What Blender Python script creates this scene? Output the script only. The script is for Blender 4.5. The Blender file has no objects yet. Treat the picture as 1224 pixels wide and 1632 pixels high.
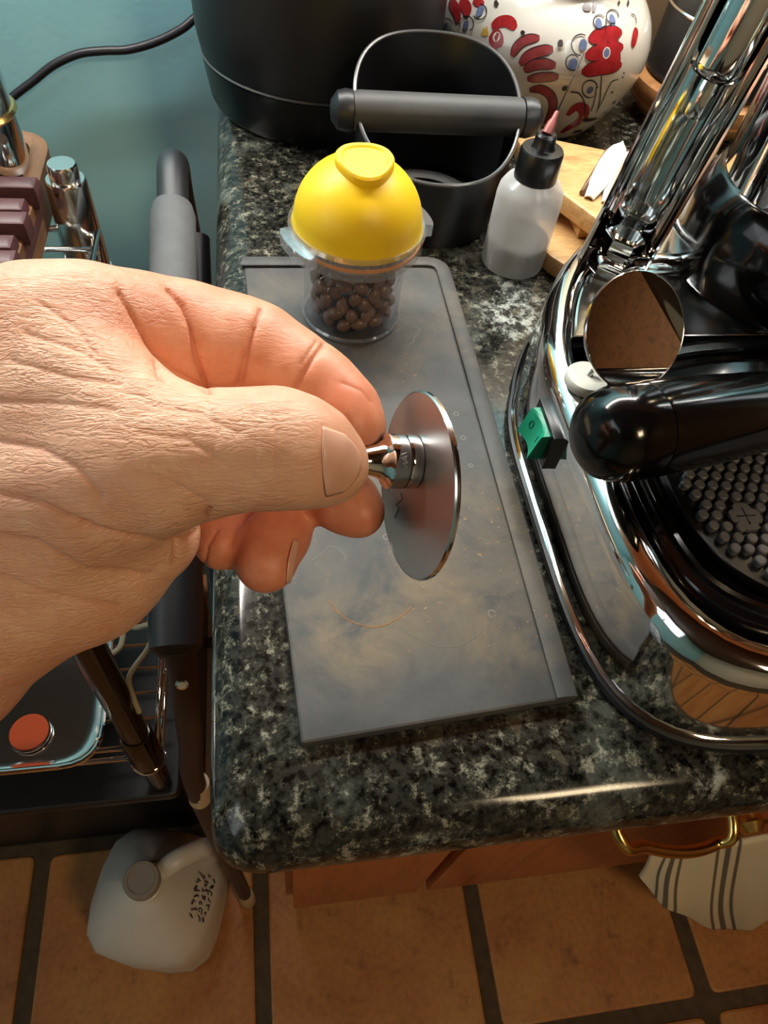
import bpy, math, random
import numpy as np
from mathutils import Vector, Matrix, Euler
random.seed(7); np.random.seed(7)
S = bpy.context.scene
COL = S.collection
PI = math.pi

# ------------------------------------------------------------------ camera
ZC = 0.91                                   # counter top height
CAM = np.array([0.0, 0.0, 1.18])
F_PX = 1133.0
R = np.array([[0.9867, -0.0464, 0.1556], [-0.1284, -0.8095, 0.5729], [0.0994, -0.5853, -0.8047]])  # columns: right, down, forward
u_, s_, v_ = np.linalg.svd(R); R = u_ @ v_
cam = bpy.data.cameras.new('camera'); camo = bpy.data.objects.new('camera', cam); COL.objects.link(camo)
cam.sensor_fit = 'VERTICAL'; cam.sensor_height = 36.0; cam.lens = 36.0 * F_PX / 1632.0
cam.clip_start = 0.01; cam.clip_end = 30
M3 = Matrix([[R[i][0], -R[i][1], -R[i][2]] for i in range(3)])
camo.matrix_world = Matrix.Translation(Vector(CAM)) @ M3.to_4x4()
S.camera = camo
# ------------------------------------------------------------------ world, lights, exposure
W = bpy.data.worlds.new('world'); S.world = W; W.use_nodes = True
W.node_tree.nodes['Background'].inputs[0].default_value = (0.9, 0.95, 1.0, 1)
W.node_tree.nodes['Background'].inputs[1].default_value = 0.25
def area(name, loc, target, size, size_y, power, color):
    l = bpy.data.lights.new(name, 'AREA'); l.shape = 'RECTANGLE'; l.size = size; l.size_y = size_y
    l.energy = power; l.color = color
    o = bpy.data.objects.new(name, l); COL.objects.link(o); o.location = loc
    o.rotation_euler = (Vector(target) - Vector(loc)).to_track_quat('-Z', 'Y').to_euler()
    return o
area('under_cabinet_light', (0.0, 0.62, 1.53), (0.0, 0.57, 0.9), 1.3, 0.05, 10.2, (1.0, 0.955, 0.89))
area('ceiling_light', (0.75, -1.05, 2.30), (0.4, 0.0, 0.3), 0.35, 0.35, 9.5, (1.0, 0.76, 0.46))
area('fill_light', (-1.62, -0.35, 1.72), (0.0, 0.3, 1.0), 1.0, 0.95, 2.4, (0.92, 0.97, 1.0))  # added cool fill from the left, no known source behind it
S.view_settings.view_transform = 'Standard'; S.view_settings.look = 'None'
S.view_settings.exposure = 0.46; S.view_settings.gamma = 1.0; S.view_settings.use_curve_mapping = False
S.cycles.max_bounces = 10; S.cycles.transparent_max_bounces = 16; S.cycles.caustics_reflective = False; S.cycles.caustics_refractive = False

# ------------------------------------------------------------------ measuring helpers: a sight line met with a plane gives a real point
def ray(px, py): return R @ np.array([(px - 612.0) / F_PX, (py - 816.0) / F_PX, 1.0])
def at_z(px, py, z): r = ray(px, py); return CAM + r * ((z - CAM[2]) / r[2])
def at_y(px, py, y): r = ray(px, py); return CAM + r * ((y - CAM[1]) / r[1])
def at_x(px, py, x): r = ray(px, py); return CAM + r * ((x - CAM[0]) / r[0])
def at_d(px, py, d): return CAM + ray(px, py) * d

# ------------------------------------------------------------------ materials
def srgb(r, g, b):
    f = lambda c: c / 12.92 if c <= 0.04045 else ((c + 0.055) / 1.055) ** 2.4
    return (f(r / 255), f(g / 255), f(b / 255), 1)
MATS = {}
class NT:
    def __init__(s, name):
        s.m = bpy.data.materials.new(name); s.m.use_nodes = True; s.t = s.m.node_tree
        s.b = s.t.nodes['Principled BSDF']; s.out = s.t.nodes['Material Output']; MATS[name] = s.m
    def n(s, typ, **kw):
        nd = s.t.nodes.new(typ)
        for k, v in kw.items():
            if k.startswith('i_'):
                key = k[2:]; key = int(key) if key.isdigit() else key
                nd.inputs[key].default_value = v
            else: setattr(nd, k, v)
        return nd
    def l(s, a, b): s.t.links.new(a, b)
    def set(s, **kw):
        for k, v in kw.items(): s.b.inputs[k.replace('_', ' ')].default_value = v
        return s
    def coord(s, kind='Object', scale=(1, 1, 1), rot=(0, 0, 0)):
        tc = s.n('ShaderNodeTexCoord'); mp = s.n('ShaderNodeMapping')
        mp.inputs['Scale'].default_value = scale; mp.inputs['Rotation'].default_value = rot
        s.l(tc.outputs[kind], mp.inputs[0]); return mp.outputs[0]
    def noise(s, vec, scale, detail=4, rough=0.55, dist=0.0):
        nd = s.n('ShaderNodeTexNoise'); nd.inputs['Scale'].default_value = scale; nd.inputs['Detail'].default_value = detail
        nd.inputs['Roughness'].default_value = rough; nd.inputs['Distortion'].default_value = dist
        if vec is not None: s.l(vec, nd.inputs['Vector'])
        return nd.outputs['Fac']
    def ramp(s, fac, stops):
        nd = s.n('ShaderNodeValToRGB'); e = nd.color_ramp.elements
        e[0].position, e[0].color = stops[0][0], stops[0][1]
        e[1].position, e[1].color = stops[1][0], stops[1][1]
        for p, c in stops[2:]:
            k = e.new(p); k.color = c
        s.l(fac, nd.inputs[0]); return nd.outputs[0]
    def mix(s, fac, a, b, mode='MIX'):
        nd = s.n('ShaderNodeMix'); nd.data_type = 'RGBA'; nd.blend_type = mode
        for v, k in ((fac, 0), (a, 6), (b, 7)):
            if hasattr(v, 'type') or hasattr(v, 'links'): s.l(v, nd.inputs[k])
            else: nd.inputs[k].default_value = v
        return nd.outputs[2]
    def bump(s, h, strength=0.3, dist=0.001):
        nd = s.n('ShaderNodeBump'); nd.inputs['Strength'].default_value = strength; nd.inputs['Distance'].default_value = dist
        s.l(h, nd.inputs['Height']); s.l(nd.outputs[0], s.b.inputs['Normal']); return nd
    def color(s, c): s.l(c, s.b.inputs['Base Color'])

def plain(name, col, rough=0.5, metal=0.0, var=0.0, scale=40, bump=0.0, bscale=300, **kw):
    t = NT(name); t.set(Base_Color=col, Roughness=rough, Metallic=metal)
    for k, v in kw.items(): t.b.inputs[k.replace('_', ' ')].default_value = v
    v = t.coord()
    if var:
        n = t.noise(v, scale, 4)
        lo = tuple(c * (1 - var) for c in col[:3]) + (1,); hi = tuple(min(1, c * (1 + var)) for c in col[:3]) + (1,)
        t.color(t.ramp(n, [(0.3, lo), (0.7, hi)]))
    if bump: t.bump(t.noise(v, bscale, 3), bump, 0.0008)
    return t.m
def glassy(name, tint=(1, 1, 1, 1), rough=0.02, fres=1.45, extra=0.0):
    t = NT(name); t.t.nodes.remove(t.b)
    tr = t.n('ShaderNodeBsdfTransparent'); tr.inputs[0].default_value = tint
    gl = t.n('ShaderNodeBsdfGlossy'); gl.inputs['Roughness'].default_value = rough
    lw = t.n('ShaderNodeLayerWeight'); lw.inputs[0].default_value = 0.5
    pw = t.n('ShaderNodeMath', operation='POWER'); t.l(lw.outputs['Facing'], pw.inputs[0]); pw.inputs[1].default_value = 3.5
    ml = t.n('ShaderNodeMath', operation='MULTIPLY'); t.l(pw.outputs[0], ml.inputs[0]); ml.inputs[1].default_value = fres
    mx = t.n('ShaderNodeMixShader'); fac = ml.outputs[0]
    if extra:
        m = t.n('ShaderNodeMath', operation='ADD'); m.inputs[1].default_value = extra; m.use_clamp = True; t.l(fac, m.inputs[0]); fac = m.outputs[0]
    t.l(fac, mx.inputs[0]); t.l(tr.outputs[0], mx.inputs[1]); t.l(gl.outputs[0], mx.inputs[2]); t.l(mx.outputs[0], t.out.inputs[0])
    return t.m

# granite: dark green-black ground with grey, white and gold crystals
t = NT('granite'); v = t.coord()
n1 = t.noise(v, 30, 7, 0.72, 0.15); n2 = t.noise(v, 150, 8, 0.8, 0.0); n3 = t.noise(v, 12, 4, 0.6, 1.0); n4 = t.noise(v, 260, 3, 0.6)
vo = t.n('ShaderNodeTexVoronoi'); vo.inputs['Scale'].default_value = 150; t.l(v, vo.inputs['Vector'])
base = t.ramp(n2, [(0.47, srgb(8, 9, 8)), (0.52, srgb(30, 29, 24)), (0.555, srgb(70, 69, 56)), (0.63, srgb(176, 172, 152))])
grn = t.ramp(n1, [(0.49, srgb(9, 9, 8)), (0.55, srgb(34, 37, 33)), (0.66, srgb(118, 124, 116))])
c = t.mix(0.42, base, grn)
cl = t.ramp(n3, [(0.58, (0, 0, 0, 1)), (0.66, (1, 1, 1, 1))]); cl2 = t.ramp(n2, [(0.47, (0, 0, 0, 1)), (0.58, (1, 1, 1, 1))])
wm = t.mix(1.0, cl, cl2, 'MULTIPLY'); c = t.mix(wm, c, srgb(178, 182, 174))
fl = t.ramp(vo.outputs['Color'], [(0.84, (0, 0, 0, 1)), (0.90, (1, 1, 1, 1))]); fm = t.mix(0.28, (0, 0, 0, 1), fl)
c = t.mix(fm, c, srgb(112, 104, 82))
t.color(t.mix(0.08, c, t.ramp(n4, [(0.4, (0, 0, 0, 1)), (0.6, (0.35, 0.34, 0.28, 1))])))
t.set(Roughness=0.12, Specular_IOR_Level=0.36)
# painted wall
t = NT('teal_paint'); v = t.coord(); t.color(t.ramp(t.noise(v, 9, 4), [(0.3, srgb(156, 222, 236)), (0.7, srgb(170, 231, 243))])); t.set(Roughness=0.6)
t.bump(t.noise(v, 160, 3), 0.10, 0.0012)
plain('tan_tile', srgb(196, 178, 150), 0.35, var=0.12, scale=12)
plain('cream_paint', srgb(214, 196, 165), 0.7, var=0.05, scale=6)
# woods
def wood(name, a, b, axis=(1, 14, 14), scale=7, rough=0.42, rot=(0, 0, 0)):
    t = NT(name); v = t.coord('Object', axis, rot); n = t.noise(v, scale, 6, 0.6, 0.8); n2 = t.noise(v, scale * 9, 3, 0.6)
    c = t.ramp(n, [(0.3, a), (0.55, b), (0.75, tuple(x * 0.8 for x in b[:3]) + (1,))])
    t.color(t.mix(0.25, c, t.ramp(n2, [(0.35, tuple(x * 0.55 for x in a[:3]) + (1,)), (0.6, b)]))); t.set(Roughness=rough)
    t.bump(n2, 0.12, 0.0006); return t.m
wood('oak', srgb(176, 126, 72), srgb(218, 172, 112), (4, 22, 22), 6, 0.45, (0, 0, 0.5))
wood('oak_round', srgb(170, 112, 66), srgb(206, 150, 96), (3, 18, 18), 6, 0.45)
wood('cherry', srgb(140, 74, 34), srgb(186, 106, 56), (14, 14, 1.2), 6, 0.38)
wood('ceiling_wood', srgb(96, 60, 34), srgb(140, 92, 54), (1.2, 10, 10), 4, 0.5)
wood('dark_beam', srgb(58, 38, 24), srgb(92, 62, 38), (1.2, 10, 10), 4, 0.5)
wood('walnut', srgb(92, 62, 42), srgb(132, 94, 64), (18, 2.5, 18), 6, 0.4)
# terracotta
t = NT('terracotta'); v = t.coord('Object'); oi = t.n('ShaderNodeObjectInfo')
ad = t.n('ShaderNodeVectorMath', operation='ADD'); t.l(v, ad.inputs[0]); t.l(oi.outputs['Location'], ad.inputs[1])
n = t.noise(ad.outputs[0], 7, 5, 0.6); n2 = t.noise(ad.outputs[0], 24, 5, 0.65); n3 = t.noise(ad.outputs[0], 120, 3)
c = t.ramp(n, [(0.3, srgb(150, 88, 42)), (0.5, srgb(172, 112, 56)), (0.72, srgb(184, 134, 70))])
c = t.mix(t.ramp(n2, [(0.56, (0, 0, 0, 1)), (0.74, (0.8, 0.8, 0.8, 1))]), c, srgb(88, 58, 30))
t.color(t.mix(0.15, c, t.ramp(n3, [(0.35, srgb(90, 56, 30)), (0.6, srgb(200, 140, 84))]))); t.set(Roughness=0.48); t.bump(n2, 0.3, 0.002)
plain('grout', srgb(76, 60, 40), 0.85, var=0.25, scale=60, bump=0.4)
# rubber mat with coffee dust
t = NT('mat_rubber'); v = t.coord()
n = t.noise(v, 30, 6, 0.65, 0.5); n2 = t.noise(v, 11, 5, 0.6, 0.4); n3 = t.noise(v, 420, 2, 0.7)
c = t.ramp(n, [(0.3, srgb(60, 60, 61)), (0.7, srgb(82, 81, 79))])
dm = t.mix(1.0, t.ramp(n2, [(0.46, (0, 0, 0, 1)), (0.68, (0.75, 0.75, 0.75, 1))]), t.ramp(n, [(0.35, (0.1, 0.1, 0.1, 1)), (0.65, (1, 1, 1, 1))]), 'MULTIPLY')
c = t.mix(dm, c, srgb(124, 104, 76))
for cx_, cy_, rr_, am_ in ((-0.032, -0.108, 0.030, 0.7), (0.000, -0.085, 0.045, 0.35), (0.032, -0.112, 0.026, 0.3)):
    vd_ = t.n('ShaderNodeVectorMath', operation='DISTANCE'); t.l(v, vd_.inputs[0]); vd_.inputs[1].default_value = (cx_, cy_, 0.005)
    mr_ = t.n('ShaderNodeMapRange'); mr_.inputs[1].default_value = rr_; mr_.inputs[2].default_value = rr_ * .25; mr_.inputs[4].default_value = am_; t.l(vd_.outputs['Value'], mr_.inputs[0])
    mm_ = t.mix(1.0, mr_.outputs[0], t.ramp(n, [(0.38, (0, 0, 0, 1)), (0.62, (1, 1, 1, 1))]), 'MULTIPLY')
    c = t.mix(mm_, c, srgb(134, 112, 80))
sp = t.ramp(n3, [(0.66, (0, 0, 0, 1)), (0.72, (0.7, 0.7, 0.7, 1))]); spm = t.mix(1.0, sp, t.ramp(n2, [(0.45, (0, 0, 0, 1)), (0.6, (1, 1, 1, 1))]), 'MULTIPLY')
t.color(t.mix(spm, c, srgb(170, 122, 70))); t.set(Roughness=0.55, Specular_IOR_Level=0.35); t.bump(n3, 0.1, 0.0005)
plain('mat_mark', srgb(116, 112, 106), 0.7); plain('coffee_dust', srgb(150, 106, 60), 0.9, var=0.3, scale=300)
plain('black_matte', srgb(24, 25, 28), 0.42, var=0.1, scale=60)
plain('black_satin', srgb(15, 15, 17), 0.33)
plain('black_gloss', srgb(8, 7, 7), 0.14, Specular_IOR_Level=0.4, Coat_Weight=0.15)
plain('rim_grey', srgb(92, 92, 92), 0.28, 0.2)
plain('bar_rubber', srgb(62, 62, 62), 0.55, var=0.12, scale=80)
plain('chrome', (0.86, 0.86, 0.86, 1), 0.06, 1.0)
plain('dark_chrome', (0.10, 0.095, 0.09, 1), 0.2, 1.0)
plain('chrome_worn', (0.72, 0.71, 0.69, 1), 0.16, 1.0, var=0.08, scale=30)
plain('steel', (0.44, 0.40, 0.38, 1), 0.40, 1.0, var=0.04, scale=20)
plain('steel_edge', (0.85, 0.84, 0.82, 1), 0.12, 1.0)
plain('engraving', srgb(190, 186, 176), 0.5, 0.6); plain('engraving_dark', srgb(44, 40, 36), 0.5, 0.4)
plain('mirror', (0.9, 0.88, 0.86, 1), 0.01, 1.0)
plain('brass', srgb(214, 176, 104), 0.22, 1.0)
plain('yellow_silicone', srgb(248, 206, 22), 0.42, Subsurface_Weight=0.15, Subsurface_Radius=(0.01, 0.006, 0.001), Subsurface_Scale=0.3)
plain('orange_seal', srgb(240, 150, 30), 0.4)
plain('bean', srgb(112, 84, 64), 0.33, var=0.3, scale=260)
plain('bean_crease', srgb(38, 24, 17), 0.6)
plain('ceramic', srgb(238, 232, 220), 0.12, var=0.02, scale=20, Coat_Weight=0.5)
plain('paint_red', srgb(176, 44, 48), 0.2, var=0.3, scale=120); plain('paint_rose', srgb(166, 72, 74), 0.2, var=0.25, scale=120)
plain('paint_blue', srgb(112, 126, 164), 0.25, var=0.2, scale=200); plain('paint_dark', srgb(58, 42, 38), 0.3); plain('paint_line', srgb(44, 40, 42), 0.3)
plain('paint_yellow', srgb(226, 184, 70), 0.3)
plain('green_switch', srgb(10, 150, 112), 0.35)
plain('switch_mark', srgb(10, 70, 54), 0.5)
plain('grey_foam', srgb(92, 94, 96), 0.7, var=0.08, scale=120, bump=0.2, bscale=900)
plain('dark_frame', srgb(40, 42, 46), 0.45); plain('dark_leg', srgb(52, 38, 34), 0.5); plain('pale_plastic', srgb(190, 170, 140), 0.5)
plain('white_plastic', srgb(222, 219, 206), 0.4)
plain('peg_rubber', srgb(98, 97, 98), 0.42); plain('grille_black', srgb(9, 9, 10), 0.3)
plain('maroon_wax', srgb(82, 50, 52), 0.45, var=0.15, scale=60); plain('felt_cream', srgb(190, 176, 146), 0.8)
plain('cable_black', srgb(30, 28, 34), 0.4); plain('cord_beige', srgb(170, 158, 132), 0.5)
plain('orange_red', srgb(222, 92, 46), 0.6); plain('dark_void', srgb(26, 20, 17), 0.8)
plain('pink_hub', srgb(206, 120, 116), 0.25, Transmission_Weight=0.35)
plain('marker_ink', srgb(44, 38, 40), 0.5)
plain('led_diffuser', (1, 1, 1, 1), 0.5, Emission_Color=(1, 0.94, 0.85, 1), Emission_Strength=4.0)
plain('lamp_shade', (1, 1, 1, 1), 0.5, Emission_Color=(1, 0.78, 0.5, 1), Emission_Strength=5.0)
plain('fill_glow', (1, 1, 1, 1), 0.5, Emission_Color=(0.86, 0.95, 1, 1), Emission_Strength=0.9)  # glow of the added fill pane
plain('red_box', srgb(170, 40, 34), 0.5)
glassy('clear_plastic', (0.965, 0.97, 0.99, 1), 0.05, 0.75, 0.035)
glassy('clear_glass', (0.95, 0.965, 0.965, 1), 0.01, 0.8, 0.04)
def milky(name, col, clear, rough=0.25, gloss=0.05):
    t = NT(name); t.t.nodes.remove(t.b)
    tr = t.n('ShaderNodeBsdfTransparent'); tl = t.n('ShaderNodeBsdfTranslucent'); df = t.n('ShaderNodeBsdfDiffuse'); gl = t.n('ShaderNodeBsdfGlossy')
    tl.inputs[0].default_value = col; df.inputs[0].default_value = col; gl.inputs['Roughness'].default_value = rough
    m1 = t.n('ShaderNodeMixShader'); m1.inputs[0].default_value = 0.5; t.l(df.outputs[0], m1.inputs[1]); t.l(tl.outputs[0], m1.inputs[2])
    m2 = t.n('ShaderNodeMixShader'); m2.inputs[0].default_value = clear; t.l(m1.outputs[0], m2.inputs[1]); t.l(tr.outputs[0], m2.inputs[2])
    m3 = t.n('ShaderNodeMixShader'); m3.inputs[0].default_value = gloss; t.l(m2.outputs[0], m3.inputs[1]); t.l(gl.outputs[0], m3.inputs[2]); t.l(m3.outputs[0], t.out.inputs[0])
milky('bottle_plastic', srgb(253, 254, 255), 0.46, 0.22, 0.06); milky('bottle_liquid', srgb(150, 150, 144), 0.25, 0.05, 0.08)
milky('thick_plastic', srgb(232, 238, 250), 0.84, 0.04, 0.17)
plain('milk_plastic', srgb(206, 200, 192), 0.36, Subsurface_Weight=0.3, Subsurface_Scale=0.02, var=0.05, scale=20)
plain('jug_cap', srgb(140, 132, 122), 0.45)
t = NT('towel'); tc = t.n('ShaderNodeAttribute', attribute_name='uvw')
wv = t.n('ShaderNodeSeparateXYZ'); t.l(tc.outputs['Vector'], wv.inputs[0])
m1 = t.n('ShaderNodeMath', operation='FRACT'); t.l(wv.outputs[0], m1.inputs[0])
st = t.ramp(m1.outputs[0], [(0.0, srgb(206, 192, 164)), (0.30, srgb(206, 192, 164)), (0.32, srgb(92, 86, 74)), (0.36, srgb(92, 86, 74)), (0.38, srgb(206, 192, 164)), (0.46, srgb(206, 192, 164)), (0.48, srgb(92, 86, 74)), (0.56, srgb(92, 86, 74)), (0.58, srgb(206, 192, 164)), (0.66, srgb(206, 192, 164)), (0.68, srgb(92, 86, 74)), (0.72, srgb(92, 86, 74)), (0.74, srgb(206, 192, 164))])
t.color(st); t.set(Roughness=0.9); t.bump(t.noise(t.coord(), 900, 2), 0.4, 0.001)
# skin
t = NT('skin'); lc = t.n('ShaderNodeAttribute', attribute_name='lc'); rd = t.n('ShaderNodeAttribute', attribute_name='tone')
mp = t.n('ShaderNodeMapping'); mp.inputs['Rotation'].default_value = (0, 0, -0.55); mp.inputs['Scale'].default_value = (0.32, 1.0, 0.6)
t.l(lc.outputs['Vector'], mp.inputs[0]); mp2 = t.n('ShaderNodeMapping'); mp2.inputs['Rotation'].default_value = (0, 0, -0.35); mp2.inputs['Scale'].default_value = (0.22, 1.0, 0.5); t.l(lc.outputs['Vector'], mp2.inputs[0])
sep = t.n('ShaderNodeSeparateColor'); t.l(rd.outputs['Color'], sep.inputs[0])
w1 = t.noise(mp.outputs[0], 620, 3, 0.6, 0.35); w2 = t.noise(mp2.outputs[0], 400, 3, 0.6, 0.5); bl = t.noise(lc.outputs['Vector'], 60, 4, 0.6); bl2 = t.noise(lc.outputs['Vector'], 170, 3, 0.6)
def ridge(fac, lo, hi):      # thin furrows where the noise crosses its middle
    a = t.n('ShaderNodeMath', operation='SUBTRACT'); t.l(fac, a.inputs[0]); a.inputs[1].default_value = 0.5
    b = t.n('ShaderNodeMath', operation='ABSOLUTE'); t.l(a.outputs[0], b.inputs[0])
    c_ = t.n('ShaderNodeMapRange'); c_.inputs[1].default_value = lo; c_.inputs[2].default_value = hi; c_.interpolation_type = 'SMOOTHSTEP'; t.l(b.outputs[0], c_.inputs[0]); return c_.outputs[0]
g1 = ridge(w1, 0.0, 0.10); g2 = ridge(w2, 0.0, 0.07)
tan = t.ramp(bl, [(0.3, srgb(222, 170, 138)), (0.7, srgb(238, 194, 162))])
red = t.ramp(bl, [(0.3, srgb(220, 130, 94)), (0.7, srgb(234, 152, 116))])
c = t.mix(sep.outputs[0], tan, red)
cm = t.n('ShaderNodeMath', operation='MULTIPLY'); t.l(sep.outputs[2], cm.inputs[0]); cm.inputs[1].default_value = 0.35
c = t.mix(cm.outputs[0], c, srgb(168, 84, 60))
c = t.mix(0.12, c, t.ramp(bl2, [(0.4, srgb(186, 112, 90)), (0.62, srgb(234, 198, 172))]))
t.color(c); t.set(Roughness=0.46, Subsurface_Weight=0.10, Subsurface_Scale=0.003); t.b.inputs['Subsurface Radius'].default_value = (1.0, 0.4, 0.2)
h = t.n('ShaderNodeMath', operation='MULTIPLY_ADD'); t.l(g1, h.inputs[0]); h.inputs[1].default_value = 0.55; t.l(g2, h.inputs[2])
hm = t.n('ShaderNodeMath', operation='MULTIPLY'); t.l(h.outputs[0], hm.inputs[0]); t.l(sep.outputs[1], hm.inputs[1])
t.bump(hm.outputs[0], 0.34, 0.0008)
plain('nail', srgb(226, 176, 152), 0.3, var=0.03, scale=200, Subsurface_Weight=0.1, Subsurface_Scale=0.002)
plain('nail_edge', srgb(236, 196, 160), 0.35)

# ------------------------------------------------------------------ object helpers
def smooth(me, ang=None):
    me.polygons.foreach_set('use_smooth', [True] * len(me.polygons))
    if ang is not None: me.set_sharp_from_angle(angle=ang)
def wpos(o):
    p = np.zeros(3)
    while o is not None: p = p + np.array(o.location); o = o.parent
    return p
def mesh(name, V, Fc, mat, parent=None, sm=True, ang=math.radians(38), loc=None):
    """one mesh object; V in world coordinates"""
    base = wpos(parent) if parent is not None else np.zeros(3)
    L = np.array(loc) if loc is not None else np.zeros(3)
    V = np.asarray(V, float) - base - (L - base if loc is not None else 0)
    me = bpy.data.meshes.new(name); me.from_pydata(V.tolist(), [], [tuple(int(i) for i in f) for f in Fc]); me.update()
    import bmesh
    bm = bmesh.new(); bm.from_mesh(me); bmesh.ops.recalc_face_normals(bm, faces=bm.faces); bm.to_mesh(me); bm.free()
    if sm: smooth(me, ang)
    if sm and ang is not None:
        for p in me.polygons:
            if len(p.vertices) > 4: p.use_smooth = False
    me.materials.append(MATS[mat])
    o = bpy.data.objects.new(name, me); COL.objects.link(o)
    if parent is not None: o.parent = parent
    o.location = (L - base) if loc is not None else (0, 0, 0)
    return o
def tag(o, label, cat, group=None, kind=None):
    if label: o['label'] = label
    if cat: o['category'] = cat
    if group: o['group'] = group
    if kind: o['kind'] = kind
    return o
def thing(name, label, cat, loc, group=None):
    o = bpy.data.objects.new(name, None); COL.objects.link(o); o.location = loc; o.empty_display_size = 0.02
    return tag(o, label, cat, group)
class B:
    """collects shapes for ONE mesh"""
    def __init__(s): s.V = []; s.F = []
    def add(s, V, Fc):
        k = len(s.V); s.V += [tuple(map(float, v)) for v in V]; s.F += [tuple(i + k for i in f) for f in Fc]; return s
    def lathe(s, prof, c, n=48, axis=None, closed=False):
        """prof: (r, h) along axis from c"""
        ax = np.array(axis if axis is not None else (0, 0, 1), float); ax /= np.linalg.norm(ax)
        h = np.array((1, 0, 0)) if abs(ax[0]) < 0.9 else np.array((0, 1, 0)); u = np.cross(ax, h); u /= np.linalg.norm(u); w = np.cross(ax, u)
        V = []; Fc = []; c = np.array(c, float)
        for r, z in prof:
            for k in range(n):
                a = 2 * PI * k / n; V.append(c + ax * z + (u * math.cos(a) + w * math.sin(a)) * max(r, 1e-5))
        m = len(prof); rng = m if closed else m - 1
        for i in range(rng):
            j = (i + 1) % m
            for k in range(n):
                q = (k + 1) % n; Fc.append((i * n + k, i * n + q, j * n + q, j * n + k))
        if not closed:
            Fc.append(tuple(range(n))); Fc.append(tuple((m - 1) * n + k for k in range(n)))
        return s.add(V, Fc)
    def tube(s, pts, r, n=12, cap=True):
        P = [np.array(p, float) for p in pts]; rr = r if hasattr(r, '__len__') else [r] * len(P)
        T = []
        for i in range(len(P)):
            d = P[min(i + 1, len(P) - 1)] - P[max(i - 1, 0)]; T.append(d / max(np.linalg.norm(d), 1e-9))
        h = np.array((0, 0, 1.0)) if abs(T[0][2]) < 0.9 else np.array((1.0, 0, 0)); u = np.cross(T[0], h); u /= np.linalg.norm(u)
        V = []; Fc = []
        for i, p in enumerate(P):
            u = u - T[i] * (u @ T[i]); u /= np.linalg.norm(u); w = np.cross(T[i], u)
            for k in range(n):
                a = 2 * PI * k / n; V.append(p + (u * math.cos(a) + w * math.sin(a)) * rr[i])
        for i in range(len(P) - 1):
            for k in range(n):
                q = (k + 1) % n; Fc.append((i * n + k, i * n + q, (i + 1) * n + q, (i + 1) * n + k))
        if cap: Fc.append(tuple(range(n))); Fc.append(tuple((len(P) - 1) * n + k for k in range(n)))
        return s.add(V, Fc)
    def loft(s, rings, cap=True):
        n = len(rings[0]); V = [p for r in rings for p in r]; Fc = []
        for i in range(len(rings) - 1):
            for k in range(n):
                q = (k + 1) % n; Fc.append((i * n + k, i * n + q, (i + 1) * n + q, (i + 1) * n + k))
        if cap: Fc.append(tuple(range(n))); Fc.append(tuple((len(rings) - 1) * n + k for k in range(n)))
        return s.add(V, Fc)
    def prism(s, poly, z0, z1, bev=0.0015):
        """rounded-edge slab from a plan polygon"""
        P = np.array(poly, float); c = P.mean(0)
        def inset(d):
            out = []
            n = len(P)
            for i in range(n):
                a, b, e = P[i - 1], P[i], P[(i + 1) % n]
                t1 = (b - a) / max(np.linalg.norm(b - a), 1e-9); t2 = (e - b) / max(np.linalg.norm(e - b), 1e-9)
                nn = np.array((-(t1 + t2)[1], (t1 + t2)[0])); nn /= max(np.linalg.norm(nn), 1e-9)
                if nn @ (c - b) < 0: nn = -nn
                out.append(b + nn * d)
            return np.array(out)
        R_ = []
        for d, z in ((bev, z0), (bev * .3, z0 + bev * .3), (0, z0 + bev), (0, z1 - bev), (bev * .3, z1 - bev * .3), (bev, z1)):
            R_.append([(x, y, z) for x, y in inset(d)])
        return s.loft(R_)
    def box(s, lo, hi, bev=0.0015):
        (x0, y0, z0), (x1, y1, z1) = lo, hi
        return s.prism([(x0, y0), (x1, y0), (x1, y1), (x0, y1)], z0, z1, bev)
    def build(s, name, mat, parent=None, **kw): return mesh(name, s.V, s.F, mat, parent, **kw)
def rounded(poly, rads, n=6):
    out = []; P = [np.array(p, float) for p in poly]
    for i, b in enumerate(P):
        r = rads[i] if hasattr(rads, '__len__') else rads
        a, e = P[i - 1], P[(i + 1) % len(P)]
        t1 = (a - b) / np.linalg.norm(a - b); t2 = (e - b) / np.linalg.norm(e - b)
        if r <= 0: out.append(b); continue
        ang = math.acos(np.clip(t1 @ t2, -1, 1)); d = min(r / math.tan(ang / 2), .49 * min(np.linalg.norm(a - b), np.linalg.norm(e - b)))
        for k in range(n + 1):
            q = k / n; out.append((b + t1 * d) * (1 - q) ** 2 + b * 2 * q * (1 - q) + (b + t2 * d) * q ** 2)
    return out
def catmull(pts, n=8):
    P = [np.array(p, float) for p in pts]; P = [2 * P[0] - P[1]] + P + [2 * P[-1] - P[-2]]; out = []
    for i in range(1, len(P) - 2):
        for k in range(n):
            q = k / n; a, b, c, d = P[i - 1:i + 3]
            out.append(0.5 * (2 * b + (c - a) * q + (2 * a - 5 * b + 4 * c - d) * q * q + (3 * b - a - 3 * c + d) * q ** 3))
    out.append(P[-2]); return out
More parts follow.
